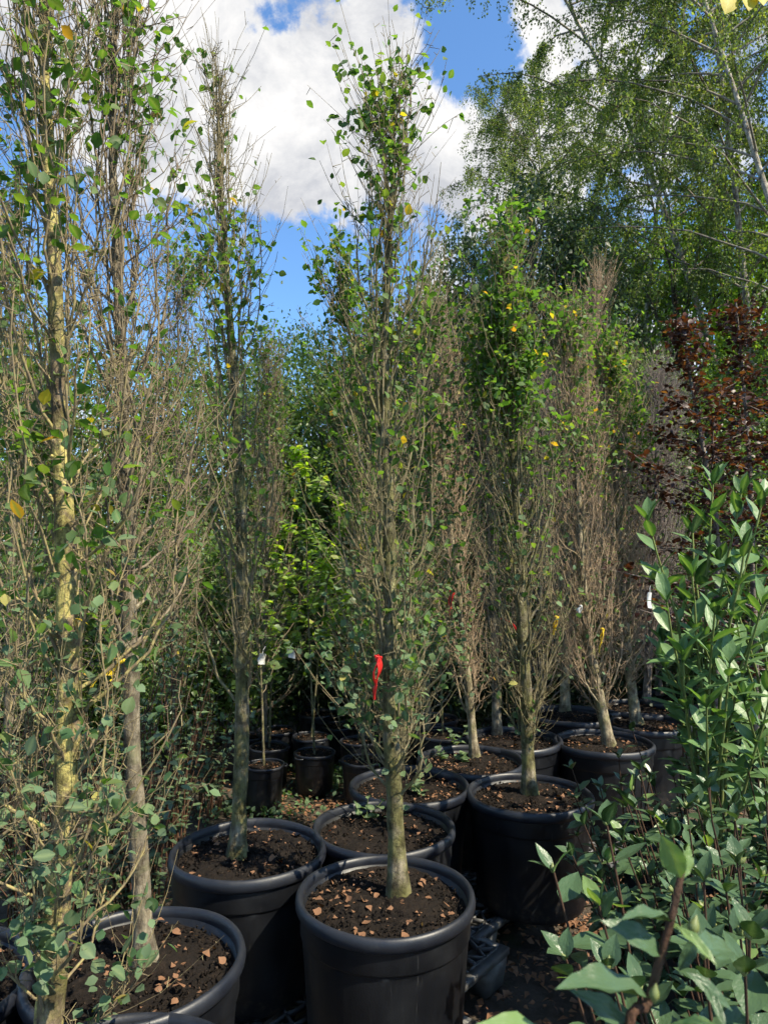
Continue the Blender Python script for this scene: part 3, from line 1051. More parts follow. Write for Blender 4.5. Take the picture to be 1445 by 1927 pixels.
columnar('broad topped columnar tree with dark green leaf patch, second in diagonal row', BP5,
         [(985, 1250), (975, 1000), (960, 800), (950, 600), (958, 445)], .034, 'bark_grey', .185, 100, 10,
         [(0, .06), (.3, .07), (.5, .12), (.6, .30), (.75, .55), (.9, .5), (1, .4)], 8, tb=.06, lsize=(.027, .046), spur=4)
BP6 = soil_at(893, 1424, big['six'])
columnar('slender pale trunk tree leaning left in the weedy pot', BP6,
         [(872, 1200), (850, 1020), (834, 880), (835, 740), (838, 650)], .026, 'bark_tan', .17, 66, 9,
         [(0, .10), (.3, .16), (.6, .14), (1, .2)], 9, tb=.08)
BP7 = soil_at(1146, 1403, big['seven'])
columnar('tilted tree with split trunk and dense reddish twigs, third in diagonal row', BP7,
         [(1118, 1270), (1098, 1120), (1085, 900), (1072, 720), (1064, 590)], .036, 'bark_tan', .20, 105, 11,
         [(0, .02), (.4, .04), (.6, .10), (.75, .2), (1, .25)], 10, tb=.06)
BP8 = on_plane(935, 1385, .565)
columnar('bushy columnar tree in shade behind the second tree of the diagonal row', BP8,
         [(930, 1200), (920, 950), (915, 750), (918, 600)], .03, 'bark_brown', .22, 85, 10,
         [(0, .08), (.4, .10), (.8, .18), (1, .2)], 11, tb=.08, parts=False)
BP9 = soil_at(1062, 1338, big['nine'])
columnar('straight grey trunked tree with tall pale bare shoots behind the tilted tree', BP9,
         [(1066, 1200), (1085, 950), (1105, 750), (1125, 520)], .034, 'bark_tan', .22, 95, 11,
         [(0, .02), (.5, .04), (.7, .10), (.8, .04), (1, 0)], 12, tb=.07, parts=False,
         prof=[(0, .4), (.3, 1.0), (.6, 1.0), (.76, .75), (.84, .25), (1.05, .06)])
BP10 = soil_at(1197, 1361, big['ten'])
columnar('mossy trunk tree with coppery twigs and yellow green leaves beside the laurel', BP10,
         [(1180, 1230), (1168, 1050), (1155, 850), (1147, 740), (1142, 660)], .036, 'bark_tan', .21, 110, 11,
         [(0, .01), (.5, .06), (.7, .25), (.9, .6), (1, .4)], 13, tb=.09, parts=False)
BP11 = on_plane(1215, 1328, .565)
columnar('dense purple grey twigged tree behind the coppery one', BP11,
         [(1225, 1150), (1232, 950), (1236, 800), (1240, 700)], .032, 'bark_purple', .20, 115, 12,
         [(0, 0), (.7, .02), (1, .05)], 14, tb=.06, parts=False)
BP12 = soil_at(1238, 1308, big['twelve'])
columnar('farthest columnar tree of the diagonal row, thin grey twigs near the copper beech', BP12,
         [(1240, 1150), (1255, 900), (1262, 720)], .03, 'bark_purple', .22, 95, 11,
         [(0, .05), (.7, .06), (1, .08)], 15, tb=.08, parts=False)
# more columns of the same stock further back
back_cols = [
    (805, 1310, 5.2, 560, .026, 'bark_tan', 'bare tan columnar tree deep between the front and second rows', .10),
    (1015, 1290, 5.6, 700, .028, 'bark_purple', 'dull columnar tree in shade behind the broad topped tree', .08),
    (500, 1290, 5.4, 640, .024, 'bark_brown', 'columnar tree behind the slim mossy one, thin leafy shoots', .30),
    (330, 1280, 4.6, 500, .026, 'bark_brown', 'leafy columnar tree behind the smooth grey trunk', .45),
    (20, 1300, 4.2, 380, .026, 'bark_brown', 'columnar tree behind the yellow lichen tree at left', .35),
    (690, 1290, 5.8, 600, .024, 'bark_grey', 'columnar tree far behind the front tree, small pale leaves', .35),
    (1150, 1280, 6.0, 690, .028, 'bark_tan', 'tan twigged columnar tree at the back of the right rows', .10)]
for i, (px, py, Y, top, r0, bk, lab, lf) in enumerate(back_cols):
    b0 = at(px, py, Y)
    b0[2] = 0.0
    columnar(lab, b0, [(px, 1150), (px + 6, 900), (px + 4, top)], r0, bk, .26, 85, 10,
             [(0, lf), (.5, lf), (1, lf * 1.3)], 30 + i, tb=.14, parts=False, group='columnar trees at the back')

# ------------------------------------------------------------------ young trees in the small pots
def sapling_tree(label, base, top, R, nleaf, mat, seed, leaf=(.05, .085), tb=.3):
    r2 = np.random.default_rng(seed)
    top = np.array(top) - base
    C = catmull([np.zeros(3), top * .5 + r2.normal(0, .02, 3), top], 16)
    H = top[2]
    root = thing('young_tree', label, 'tree', tuple(base), 'thin young trees in the small pots')
    mb = MB()
    tubes(mb, C, np.linspace(.010, .0025, 16), 6, np.linspace(0, .6, 16))
    mb.build('trunk', M['bark_grey'], root)
    P, D = [], []
    br = MB()
    for b in range(16):
        t0 = tb + (1 - tb) * (b + r2.random()) / 16
        c0 = np.array([np.interp(t0, np.linspace(0, 1, 16), C[:, i]) for i in range(3)])
        az = r2.random() * 6.28
        L = R * (1.15 - .8 * (t0 - tb) / (1 - tb)) * r2.uniform(.6, 1.1)
        s = np.linspace(0, 1, 6)
        o = np.array([math.cos(az), math.sin(az), r2.uniform(.5, 1.1)])
        pb = c0 + s[:, None] * o * L + (s ** 2)[:, None] * np.array([0, 0, .25 * L]) + np.cumsum(r2.normal(0, .006, (6, 3)), 0)
        tubes(br, pb, np.linspace(.004, .0015, 6), 4, .6)
        k = max(3, int(nleaf / 16))
        sl = r2.uniform(.15, 1, k)
        P.append(np.stack([np.interp(sl, s, pb[:, i]) for i in range(3)], -1))
        az2 = r2.random(k) * 6.28
        D.append(np.stack([np.cos(az2), np.sin(az2), r2.uniform(-.6, .2, k)], -1) + o * .3)
    br.build('branches', BR['bark_brown'], root)
    P, D = np.concatenate(P), np.concatenate(D)
    fol = MB()
    n = len(P)
    leaves(fol, P, D, r2.normal(0, .4, (n, 3)) + np.array([0, 0, 1]), r2.uniform(*leaf, n), T_OV, r2.random(n))
    tag(fol.build('foliage', M[mat], root), kind='stuff')
    return root


def sap(i, top_px, top_py, label, R, n, mat, seed, **kw):
    root, c = small[i]
    b = np.array([c[0], c[1], root['soil_z']])
    sapling_tree(label, b, at(top_px, top_py, c[1] + .05), R, n, mat, seed, **kw)


sap(0, 574, 850, 'young tree with sunlit yellow green leaves in the lone handled pot', .30, 230, 'bright', 61)
sap(1, 640, 930, 'young broadleaf tree behind the sunlit one, bright leaf tufts', .36, 330, 'bright', 62)
sap(2, 470, 1020, 'thin young tree rising beside the slim mossy trunk', .22, 120, 'wood', 63)
sap(3, 525, 1010, 'young tree with yellow green lower leaves left of the sunlit one', .34, 300, 'bright', 64)
sap(4, 690, 1000, 'young tree behind the front trunk with mid green leaves', .30, 200, 'wood', 65)
sap(5, 668, 960, 'young tree with yellow tape in the second pot back', .30, 180, 'wood', 66)
sap(6, 610, 1040, 'short young tree in the pot of brown leaves', .36, 260, 'bright', 67)
sap(8, 560, 980, 'young tree standing in the dark row of pots', .40, 280, 'wood', 68)
sap(10, 430, 1080, 'young tree partly hidden by the slim mossy trunk', .28, 160, 'wood', 69)
sap(11, 820, 1000, 'young tree among tall weeds right of the front trunk', .3, 160, 'wood', 70)

# ------------------------------------------------------------------ camellias, laurel
CAM_T = [leaf_template(CAMEL, 5, 2, f, c) for f, c in ((.28, .16), (.18, .30), (.40, .10), (.22, -.10))]
CAM_ME = [leaf_mesh('camellia_leaf', t_, M['camellia_obj']) for t_ in CAM_T]
YOUNG_ME = [leaf_mesh('young_camellia_leaf', t_, M['young_obj']) for t_ in CAM_T]
LAU_ME = [leaf_mesh('laurel_leaf', leaf_template(LAUREL, 5, 2, f, c), M['laurel_obj']) for f, c in ((.25, .12), (.15, .25), (.35, .05))]
CAM_S = leaf_template(CAMEL, 3, 1, .28, .16)


def bud(mb, p, d, L):
    s = np.linspace(0, 1, 6)
    d = np.array(d) / np.linalg.norm(d)
    P = np.array(p) + d * (s[:, None] * L)
    tubes(mb, P, np.array([.10, .24, .28, .22, .11, .01]) * L, 6)


def stem_leaves(r2, S, P, n, s_lo=.2, tip=3, lat=.9):
    """alternate leaves along a stem; returns pos, dir, up, relative position"""
    s = np.sort(np.concatenate([np.linspace(s_lo, .95, n) + r2.normal(0, .02, n), np.full(tip, 1.0)]))
    pos = np.stack([np.interp(s, S, P[:, i]) for i in range(3)], -1)
    tg = nrm(np.stack([np.interp(s, S, np.gradient(P[:, i])) for i in range(3)], -1))
    az = np.arange(len(s)) * 2.4 + r2.normal(0, .35, len(s)) + r2.random() * 6
    ref = nrm(np.cross(tg, np.array([.3, .9, .1])))
    ref2 = np.cross(tg, ref)
    side = np.cos(az)[:, None] * ref + np.sin(az)[:, None] * ref2
    k = np.where(s > .97, .55, lat)[:, None]
    d = nrm(side * k + tg * (1.15 - k * .55) + np.array([0, 0, -.18]) * k)
    up = nrm(tg * .8 + np.array([0, 0, .8]) + r2.normal(0, .25, d.shape))
    return pos, d, up, s


def camellia(label, base, tips, seed, nl=10, L=(.058, .088), single=True, r=.004, extra=10, H=.9, spread=.25, group='camellias in pots', young=0.06, start=.35, budp=.6, fol_mat='camellia'):
    """base on the ground; tips = world points of the leading shoots; extra = more shoots filling the bush"""
    r2 = np.random.default_rng(seed)
    base = np.array(base)
    root = thing('camellia', label, 'shrub', tuple(base), group)
    tp = [np.array(t_) - base for t_ in tips]
    for e in range(extra):
        az = r2.random() * 6.28
        q_ = math.sqrt(r2.random()) * spread
        tp.append(np.array([math.cos(az) * q_, math.sin(az) * q_, H * r2.uniform(.5, 1.0)]))
    S = np.linspace(0, 1, 10)
    allp = []
    buds = []
    for ti, t_ in enumerate(tp):
        b0 = np.array([t_[0] * .2, t_[1] * .2, 0]) + r2.normal(0, .015, 3) * np.array([1, 1, 0])
        m1 = b0 * .6 + t_ * .4 + np.array([-t_[0] * .18, -t_[1] * .18, .06 * t_[2]])
        P = catmull([b0, m1, t_], 10) + np.vstack([np.zeros((1, 3)), np.cumsum(r2.normal(0, .004, (9, 3)), 0)])
        mb = MB()
        tubes(mb, P, np.linspace(r, r * .5, 10), 6, np.linspace(0, .9, 10))
        if r2.random() < budp:
            b_ = MB()
            tgt = P[-1] - P[-2]
            for k in range(int(r2.integers(1, 4))):
                bud(b_, P[-1] + r2.normal(0, .002, 3), tgt / np.linalg.norm(tgt) + r2.normal(0, .4, 3), r2.uniform(.014, .022))
            buds.append(b_)
        mb.build('stem', BR['stem_red'], root)
        allp.append(stem_leaves(r2, S, P, nl, start, 3, 1.15))
    for b_ in buds:
        b_.build('bud', M['bud'], root)
    pos = np.concatenate([a[0] for a in allp])
    d = np.concatenate([a[1] for a in allp])
    up = np.concatenate([a[2] for a in allp])
    s = np.concatenate([a[3] for a in allp])
    n = len(pos)
    Ls = r2.uniform(L[0], L[1], n) * np.where(s > .97, .8, 1)
    if single:
        order = np.argsort(-(pos[:, 2] - .5 * pos[:, 1]))[:300]
        for i in order:
            me = (YOUNG_ME if r2.random() < young and s[i] > .8 else CAM_ME)[int(r2.integers(4))]
            leaf_object(me, root, pos[i], d[i], up[i], float(Ls[i]), r2.uniform(.9, 1.25))
        rest = np.setdiff1d(np.arange(n), order)
    else:
        rest = np.arange(n)
    if len(rest):
        fol = MB()
        leaves(fol, pos[rest], d[rest], up[rest], Ls[rest], CAM_S, r2.random(len(rest)), 1.1)
        tag(fol.build('foliage', M[fol_mat], root), kind='stuff')
    return root


# foreground camellia, close to the lens at lower right: built leaf by leaf
def gpt(px, py, Y):
    p_ = at(px, py, Y)
    return np.array([p_[0], p_[1], 0.0])


BIG_T = [leaf_template([(0, .02), (.06, .05), (.2, .17), (.4, .245), (.6, .235), (.8, .14), (.92, .05), (1, .0)], 10, 2, f, c) for f, c in ((.30, .20), (.20, .34), (.42, .12), (.16, .05))]
for tv_, _, _ in BIG_T:      # wavy margins, tip turned aside
    tv_[:, 2] += .030 * np.sin(tv_[:, 0] * 17 + np.sign(tv_[:, 1])) * np.abs(tv_[:, 1]) * 4
    tv_[:, 1] += .06 * tv_[:, 0] ** 3
BIG_ME = [leaf_mesh('large_camellia_leaf', t_, M['camellia_obj']) for t_ in BIG_T]
BIGY_ME = [leaf_mesh('large_young_leaf', t_, M['young_obj']) for t_ in BIG_T]
FG = thing('camellia', 'close camellia shoot with thick red stem and large pale edged leaves, bottom corner', 'shrub', tuple(gpt(1210, 1900, .60)), 'camellias in pots')
fb = np.array(FG.location)
stem = [at(1180, 2100, .56), at(1222, 1880, .56), at(1262, 1730, .56), at(1282, 1640, .57)]
full = catmull([fb + np.array([.05, .08, .0]), fb + np.array([.02, .03, .55])] + stem, 26) - fb
mb = MB()
tubes(mb, full, np.linspace(.0050, .0026, 26), 10, np.linspace(0, .7, 26))
mb.build('stem', M['stem_red'], FG)
mbb = MB()
bud(mbb, at(1300, 1760, .56) - fb, (.3, .1, .8), .016)
mbb.build('bud', M['bud'], FG)
mbb = MB()
bud(mbb, at(1228, 1885, .55) - fb, (.2, .0, 1), .014)
mbb.build('bud', M['bud'], FG)
# (base px, tip px, depth at base, depth at tip, width, young?, up)
fg_leaves = [
    ((1280, 1652), (1250, 1573), .565, .55, 1.55, 2, (-.35, -.9, .2)),
    ((1286, 1652), (1300, 1588), .57, .58, 1.7, 2, (.5, -.85, .25)),
    ((1270, 1735), (1168, 1712), .56, .54, 1.05, 0, (-.3, -.15, .95)),
    ((1268, 1740), (1352, 1806), .56, .53, 1.0, 1, (.1, -.3, .95)),
    ((1245, 1800), (1165, 1718), .56, .55, 1.35, 0, (.5, -.6, .6)),
    ((1225, 1880), (1050, 1828), .56, .53, 1.15, 0, (.05, -.10, 1)),
    ((1190, 1950), (1095, 1850), .56, .55, 1.15, 0, (-.5, -.25, .8)),
    ((1060, 1985), (915, 1892), .55, .50, 1.1, 1, (.1, -.4, .9)),
    ((1250, 1935), (1400, 1965), .55, .50, 1.15, 1, (-.1, -.4, .9)),
    ((1300, 1790), (1400, 1775), .62, .66, 1.2, 0, (0, -.5, .8)),
    ((1290, 1830), (1385, 1890), .60, .58, 1.1, 0, (0, -.5, .8)),
    ((1310, 1760), (1275, 1830), .62, .62, 1.2, 0, (0, -.8, .5)),
    ((1320, 1850), (1370, 1930), .58, .55, 1.0, 0, (.2, -.5, .8)),
]
for i, (b_, t_, d0, d1, wd, yg, up) in enumerate(fg_leaves):
    p0, p1 = at(*b_, d0), at(*t_, d1)
    leaf_object((BIGY_ME if yg else BIG_ME)[3 if yg == 2 else i % 3], FG, p0 - fb, p1 - p0, up, float(np.linalg.norm(p1 - p0)), wd * .56)

# sprigs of the next camellias
camellia('camellia with long bare leader and budded tip over the leafy ground', gpt(1300, 1900, 1.25),
         [at(1138, 1568, 1.42), at(1030, 1650, 1.38), at(1118, 1712, 1.32), at(1070, 1780, 1.30)], 81, nl=6, extra=0, start=.70, L=(.06, .085), r=.0045, young=.1, budp=1)
camellia('camellia with spreading shoots beside the close red stem', gpt(1390, 1900, 1.15),
         [at(1330, 1690, 1.2), at(1420, 1760, 1.05), at(1290, 1800, 1.15), at(1380, 1840, 1.0), at(1220, 1850, 1.1)], 82, nl=11, extra=16, H=1.0, spread=.25, start=.5)
spots = [
    (1330, 1480, 1.9, 'camellia with fat clustered buds next to the laurel foot', 83),
    (1420, 1500, 1.75, 'camellia at the right edge with shiny dark leaves', 84),
    (1250, 1550, 2.0, 'camellia leaning out over the leafy ground', 85),
    (1400, 1620, 1.45, 'camellia in front of the right edge one, red stems showing', 86),
    (1160, 1430, 2.6, 'shaded camellia against the tilted trunk pot', 87),
    (1290, 1400, 2.5, 'camellia in the shade directly below the laurel', 88),
    (1440, 1400, 2.3, 'camellia behind the shiny one at the right edge', 89),
]
for px, py, Y, lab, sd_ in spots:
    b0 = gpt(px + 30, 1800, Y)
    h = at(px, py, Y)[2]
    camellia(lab, b0, [at(px, py, Y), at(px - 45 / Y * 1.6, py + 60, Y - .1), at(px + 60 / Y * 1.6, py + 30, Y)], sd_, nl=18, extra=28, H=h, spread=.30, start=.34, L=(.044, .072),
             single=Y < 2.2, young=.08)
# pots of the camellias in view
for i, (px, py, Y, lab) in enumerate([(1330, 1705, 1.95, 'black pot under the camellia leaves at right'), (1250, 1560, 2.5, 'black pot in shade under the camellia by the laurel')]):
    c_ = at(px, py, Y)
    pot(lab, px, py, c_[2], .30, float(c_[2]) + .02, 0, 25, 'black pots under the camellias', 60 + i, name='nursery_pot')

# shrubs on the left behind the trunks
for i, (px, top, Y, lab) in enumerate([
        (215, 1190, 3.5, 'glossy dark camellia bush behind the smooth grey trunk'),
        (330, 1160, 3.9, 'silvery highlit camellia bush left of the slim mossy trunk'),
        (60, 1150, 3.2, 'camellia bush behind the yellow lichen trunk'),
        (395, 1230, 4.6, 'small camellia bush far behind the slim mossy trunk'),
        (280, 1330, 3.0, 'low camellia bush just behind the lower left pot'),
        (130, 1380, 2.8, 'low camellia bush between the lichen trunk and the grey trunk'),
        (-60, 1200, 3.0, 'camellia bush at the left picture edge')]):
    b0 = gpt(px, 1500, Y)
    h = at(px, top, Y)[2]
    camellia(lab, b0, [at(px, top, Y)], 101 + i, nl=15, extra=26, H=h, spread=.42, start=.2, L=(.035, .06), single=False, group='camellia bushes at left', fol_mat='shrub')


def laurel(label, base, tips, seed, group=None):
    r2 = np.random.default_rng(seed)
    base = np.array(base)
    root = thing('cherry_laurel', label, 'shrub', tuple(base), group)
    S = np.linspace(0, 1, 10)
    n_tot = 0
    for t_ in tips:
        t_ = np.array(t_) - base
        b0 = np.array([t_[0] * .15, t_[1] * .15, max(0.0, t_[2] - .95)])
        P = catmull([b0, b0 * .55 + t_ * .45 + np.array([-t_[0] * .2, -t_[1] * .2, .05]), t_], 10) + np.vstack([np.zeros((1, 3)), np.cumsum(r2.normal(0, .004, (9, 3)), 0)])
        mb = MB()
        tubes(mb, P, np.linspace(.007, .003, 10), 6, np.linspace(0, 1, 10))
        mb.build('stem', BR['stem_green'], root)
        pos, d, up, s = stem_leaves(r2, S, P, 14, .42, 4, .85)
        for i in range(len(pos)):
            if n_tot >= 300:
                break
            n_tot += 1
            dd = nrm(d[i] + np.array([0, 0, .35 if s[i] > .8 else .0]))
            leaf_object(LAU_ME[int(r2.integers(3))], root, pos[i], dd, up[i], float(r2.uniform(.080, .122)) * (1 if s[i] < .95 else .85), r2.uniform(.98, 1.25))
    return root


LB = gpt(1330, 1500, 2.35)
rl = np.random.default_rng(5)
tips = [at(1345, 915, 2.35), at(1228, 985, 2.3), at(1400, 935, 2.3), at(1440, 950, 2.25), at(1300, 1080, 2.2), at(1400, 1040, 2.2), at(1260, 1130, 2.15),
        at(1350, 1150, 2.1), at(1430, 1130, 2.1), at(1290, 1240, 2.15), at(1380, 1250, 2.1), at(1330, 1330, 2.1), at(1250, 1200, 2.4), at(1430, 1300, 2.15), at(1470, 1050, 2.3), at(1300, 1000, 2.5)]
laurel('tall cherry laurel with upright bright green shoots at the right edge', LB, tips, 91)
laurel('broad cherry laurel filling the shade behind and below the tall one', gpt(1470, 1500, 2.7), [at(1480, 1000, 2.7), at(1420, 1060, 2.6), at(1500, 1150, 2.6), at(1390, 1180, 2.5), at(1460, 1230, 2.4), at(1290, 1130, 2.45), at(1345, 1060, 2.5), at(1250, 1260, 2.3), at(1320, 1210, 2.3), at(1400, 1320, 2.2), at(1290, 1340, 2.3), at(1360, 1380, 2.15), at(1440, 1180, 2.3), at(1240, 1100, 2.4), at(1430, 1390, 2.2)], 92)

# ------------------------------------------------------------------ copper beeches
def copper(label, base, path, R, nlv, seed, single=0):
    r2 = np.random.default_rng(seed)
    C = catmull([base] + [at(px, py, base[1]) for px, py in path], 20) - base
    H = C[-1, 2]
    root = thing('copper_beech', label, 'tree', tuple(base), 'copper beeches at right')
    mb = MB()
    tubes(mb, C, np.linspace(.022, .005, 20), 8, np.linspace(0, .2, 20))
    mb.build('trunk', M['bark_purple'], root)
    P, D = [], []
    br = MB()
    for b in range(46):
        t0 = .15 + .84 * (b + r2.random()) / 46
        c0 = np.array([np.interp(t0, np.linspace(0, 1, 20), C[:, i]) for i in range(3)])
        az = r2.random() * 6.28
        L = R * np.interp(t0, [.15, .45, .62, 1], [1, .95, .36, .14]) * r2.uniform(.6, 1.1)
        s = np.linspace(0, 1, 6)
        o = np.array([math.cos(az), math.sin(az), r2.uniform(.15, .55)])
        pb = c0 + s[:, None] * o * L + np.cumsum(r2.normal(0, .012, (6, 3)), 0)
        tubes(br, pb, np.linspace(.006, .0018, 6), 4, .7)
        k = int(nlv / 46 * (.4 + L / R))
        sl = r2.uniform(.1, 1, k)
        P.append(np.stack([np.interp(sl, s, pb[:, i]) for i in range(3)], -1) + r2.normal(0, .03, (k, 3)))
        D.append(nrm(r2.normal(0, 1, (k, 3)) * np.array([1, 1, .5]) + o * .5))
    br.build('branches', BR['bark_purple'], root)
    P, D = np.concatenate(P), np.concatenate(D)
    n = len(P)
    Ls = r2.uniform(.026, .048, n)
    up = r2.normal(0, .5, (n, 3)) + np.array([0, 0, 1])
    fol = MB()
    leaves(fol, P, D, up, Ls, T_OV, r2.random(n), 1.1)
    tag(fol.build('foliage', M['copper'], root), kind='stuff')


c0 = gpt(1335, 1300, 4.2)
copper('copper beech with slanting pale leader and dark red leaves behind the laurel', c0, [(1350, 1050), (1325, 860), (1296, 700), (1280, 600)], .72, 2400, 111)
c0 = gpt(1420, 1300, 4.4)
copper('copper beech with two tier brown crown at the right edge', c0, [(1415, 1050), (1408, 850), (1394, 680), (1384, 570)], .78, 2600, 112)
c0 = gpt(1500, 1300, 4.0)
copper('copper beech just beyond the right edge, its dark leaves reaching in', c0, [(1500, 1050), (1490, 860), (1480, 720)], .8, 1700, 113)

# ------------------------------------------------------------------ broad trees of the background
def clump_crown(r2, H0, H1, R, nclump, nleaf, spread, shape=1.0):
    """leaf positions in clumps through an uneven crown"""
    c = []
    while len(c) < nclump:
        p_ = r2.uniform(-1, 1, 3)
        q_ = np.linalg.norm(p_)
        if q_ > 1 or r2.random() > .25 + .75 * q_ ** 2:
            continue
        az = math.atan2(p_[1], p_[0])
        wob = 1 + .22 * math.sin(az * 3 + H1) + .18 * math.sin(p_[2] * 7 + az * 2)
        zt = (p_[2] + 1) / 2
        taper = 1 - .45 * shape * zt
        c.append((p_[0] * R * wob * taper, p_[1] * R * wob * taper, H0 + (H1 - H0) * zt))
    c = np.array(c)
    per = max(1, nleaf // nclump)
    n = per * nclump
    sc = np.repeat(r2.uniform(.6, 1.4, nclump), per)[:, None]
    P = np.repeat(c, per, 0) + r2.normal(0, 1, (n, 3)) * spread * sc * np.array([1, 1, .6])
    tint = np.clip(np.repeat(r2.uniform(.0, .75, nclump), per) + r2.normal(0, .14, n), 0, 1)
    return c, P, tint


def broad_variant(seed, H, R, H0, nclump, nleaf, mat, leaf, bark='bark_dark', spread=.22, shape=1.0):
    r2 = np.random.default_rng(seed)
    c, P, tint = clump_crown(r2, H0, H, R, nclump, nleaf, spread, shape)
    n = len(P)
    f = MB()
    D = r2.normal(size=(n, 3)) + np.array([0, 0, -.3])
    leaves(f, P, D, r2.normal(0, .6, (n, 3)) + np.array([0, 0, 1]), r2.uniform(leaf[0], leaf[1], n), DIAMOND, tint)
    crown = f.mesh('crown', M[mat], smooth=False)
    t_ = MB()
    s = np.linspace(0, 1, 12)
    tp = np.stack([.12 * np.sin(s * 3 + seed), .1 * np.sin(s * 2.2 + seed * 2) , s * H * .9], -1)
    tp -= tp[0]
    tubes(t_, tp, (H * .018) * (1 - s * .9), 8, 0.0)
    trunk = t_.mesh('trunk', M[bark])
    br = MB()
    for k in range(0, len(c), max(1, len(c) // 45)):
        e = c[k]
        zz = max(.12 * H, min(e[2] - .25 * (H - H0), H * .8))
        b0 = np.array([np.interp(zz, tp[:, 2], tp[:, 0]), np.interp(zz, tp[:, 2], tp[:, 1]), zz])
        q_ = np.linspace(0, 1, 6)[:, None]
        pb = b0 + (e - b0) * q_ + np.array([0, 0, .15 * H * .2]) * np.sin(q_ * 3.14) + r2.normal(0, .03, (6, 3)) * q_
        tubes(br, pb, np.linspace(H * .006, .004, 6), 4, .3)
    branches = br.mesh('branches', BR[bark])
    return crown, trunk, branches


def plant_broad(variant, label, px, Y, top, seed, name, cat, group, Hv, sxy=1.0):
    crown, trunk, branches = variant
    b0 = gpt(px, 1200, Y)
    s = (at(px, top, Y)[2]) / Hv
    root = thing(name, label, cat, tuple(b0), group, rz=seed * 1.7)
    root.scale = (s * sxy, s * sxy, s)
    link('trunk', trunk, root)
    link('branches', branches, root)
    link('crown', crown, root)
    return root


VW = [broad_variant(200 + i, 5.0, 1.5, .6, 150, 15000, 'wood', (.05, .085), shape=.8) for i in range(3)]
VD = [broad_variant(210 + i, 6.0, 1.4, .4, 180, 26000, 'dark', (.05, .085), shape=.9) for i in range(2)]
VS = [broad_variant(220 + i, 6.0, 1.6, .5, 130, 12000, 'sapling', (.05, .08), shape=.4) for i in range(2)]
VB = [broad_variant(230 + i, 1.8, .8, .05, 70, 6500, 'wood', (.035, .06), spread=.12, shape=.5) for i in range(2)]
VK = [broad_variant(240 + i, 1.8, .85, .05, 70, 6000, 'dark', (.04, .065), spread=.12, shape=.5) for i in range(2)]  # dark leaves fill the back, carrying the deep shade beneath the trees
BGT = 'trees of the boundary belt'
for i, (px, Y, top, var, sxy, lab) in enumerate([
        (-90, 7.5, 540, VW[0], 1.0, 'boundary tree at the far left edge behind the lichen tree'),
        (90, 8.5, 600, VW[1], 1.0, 'round green boundary tree behind the yellow lichen trunk'),
        (250, 7.5, 640, VW[2], 1.0, 'boundary tree seen between the lichen tree and the grey trunk'),
        (390, 8.5, 640, VW[0], 1.0, 'low boundary tree left of the slim mossy tree'),
        (500, 9.5, 655, VW[1], 1.0, 'boundary tree under the blue gap right of the slim tree'),
        (575, 11.5, 600, VW[2], .7, 'narrow pointed boundary tree in the blue gap'),
        (640, 9.0, 640, VW[0], .9, 'boundary tree just left of the front trunk'),
        (740, 10.0, 600, VW[1], .9, 'boundary tree behind the front tree crown'),
        (840, 10.5, 560, VW[2], .9, 'boundary tree between the front tree and dark tree'),
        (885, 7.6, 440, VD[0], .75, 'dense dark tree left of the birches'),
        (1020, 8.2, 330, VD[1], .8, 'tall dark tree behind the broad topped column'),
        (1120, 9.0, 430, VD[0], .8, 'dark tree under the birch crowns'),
        (1230, 12.5, 420, VS[0], 1.0, 'light green tree glowing behind the leaning birch'),
        (1370, 12.0, 380, VS[1], 1.0, 'bright green tree behind the copper beeches'),
        (1500, 11.0, 400, VS[0], 1.0, 'bright green tree at the far right edge'),
        (1290, 10.2, 400, VS[1], .8, 'light green tree between the leaning birch and the reddish columns'),
        (1425, 9.8, 340, VS[0], .8, 'light green tree glowing above the copper beech tops'),
        (1180, 8.0, 640, VW[2], .9, 'mid green tree behind the reddish twigged columns'),
        (1330, 7.2, 700, VW[0], .9, 'leafy tree low behind the copper beech'),
        (1470, 8.5, 600, VW[1], .9, 'leafy tree behind the edge copper beech')]):
    plant_broad(var, lab, px, Y, top, i, 'boundary_tree', 'tree', BGT, 5.0 if var in VW else 6.0, sxy)
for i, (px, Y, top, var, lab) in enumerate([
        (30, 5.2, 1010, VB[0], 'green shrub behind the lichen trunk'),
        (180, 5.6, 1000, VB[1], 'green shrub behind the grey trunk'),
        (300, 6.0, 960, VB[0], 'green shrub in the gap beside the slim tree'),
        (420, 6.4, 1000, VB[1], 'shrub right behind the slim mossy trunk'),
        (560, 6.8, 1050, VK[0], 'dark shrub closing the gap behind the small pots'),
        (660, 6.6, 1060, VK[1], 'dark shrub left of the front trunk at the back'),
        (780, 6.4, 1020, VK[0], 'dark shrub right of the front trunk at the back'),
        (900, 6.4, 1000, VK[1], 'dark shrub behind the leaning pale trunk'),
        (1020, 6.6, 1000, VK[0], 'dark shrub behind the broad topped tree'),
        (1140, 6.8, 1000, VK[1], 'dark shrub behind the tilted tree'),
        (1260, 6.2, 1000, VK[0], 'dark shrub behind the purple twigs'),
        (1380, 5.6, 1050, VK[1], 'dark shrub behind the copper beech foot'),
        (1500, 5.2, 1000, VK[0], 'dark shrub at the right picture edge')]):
    plant_broad(var, lab, px, Y, top, i, 'background_shrub', 'shrub', 'shrubs along the back', 1.8)

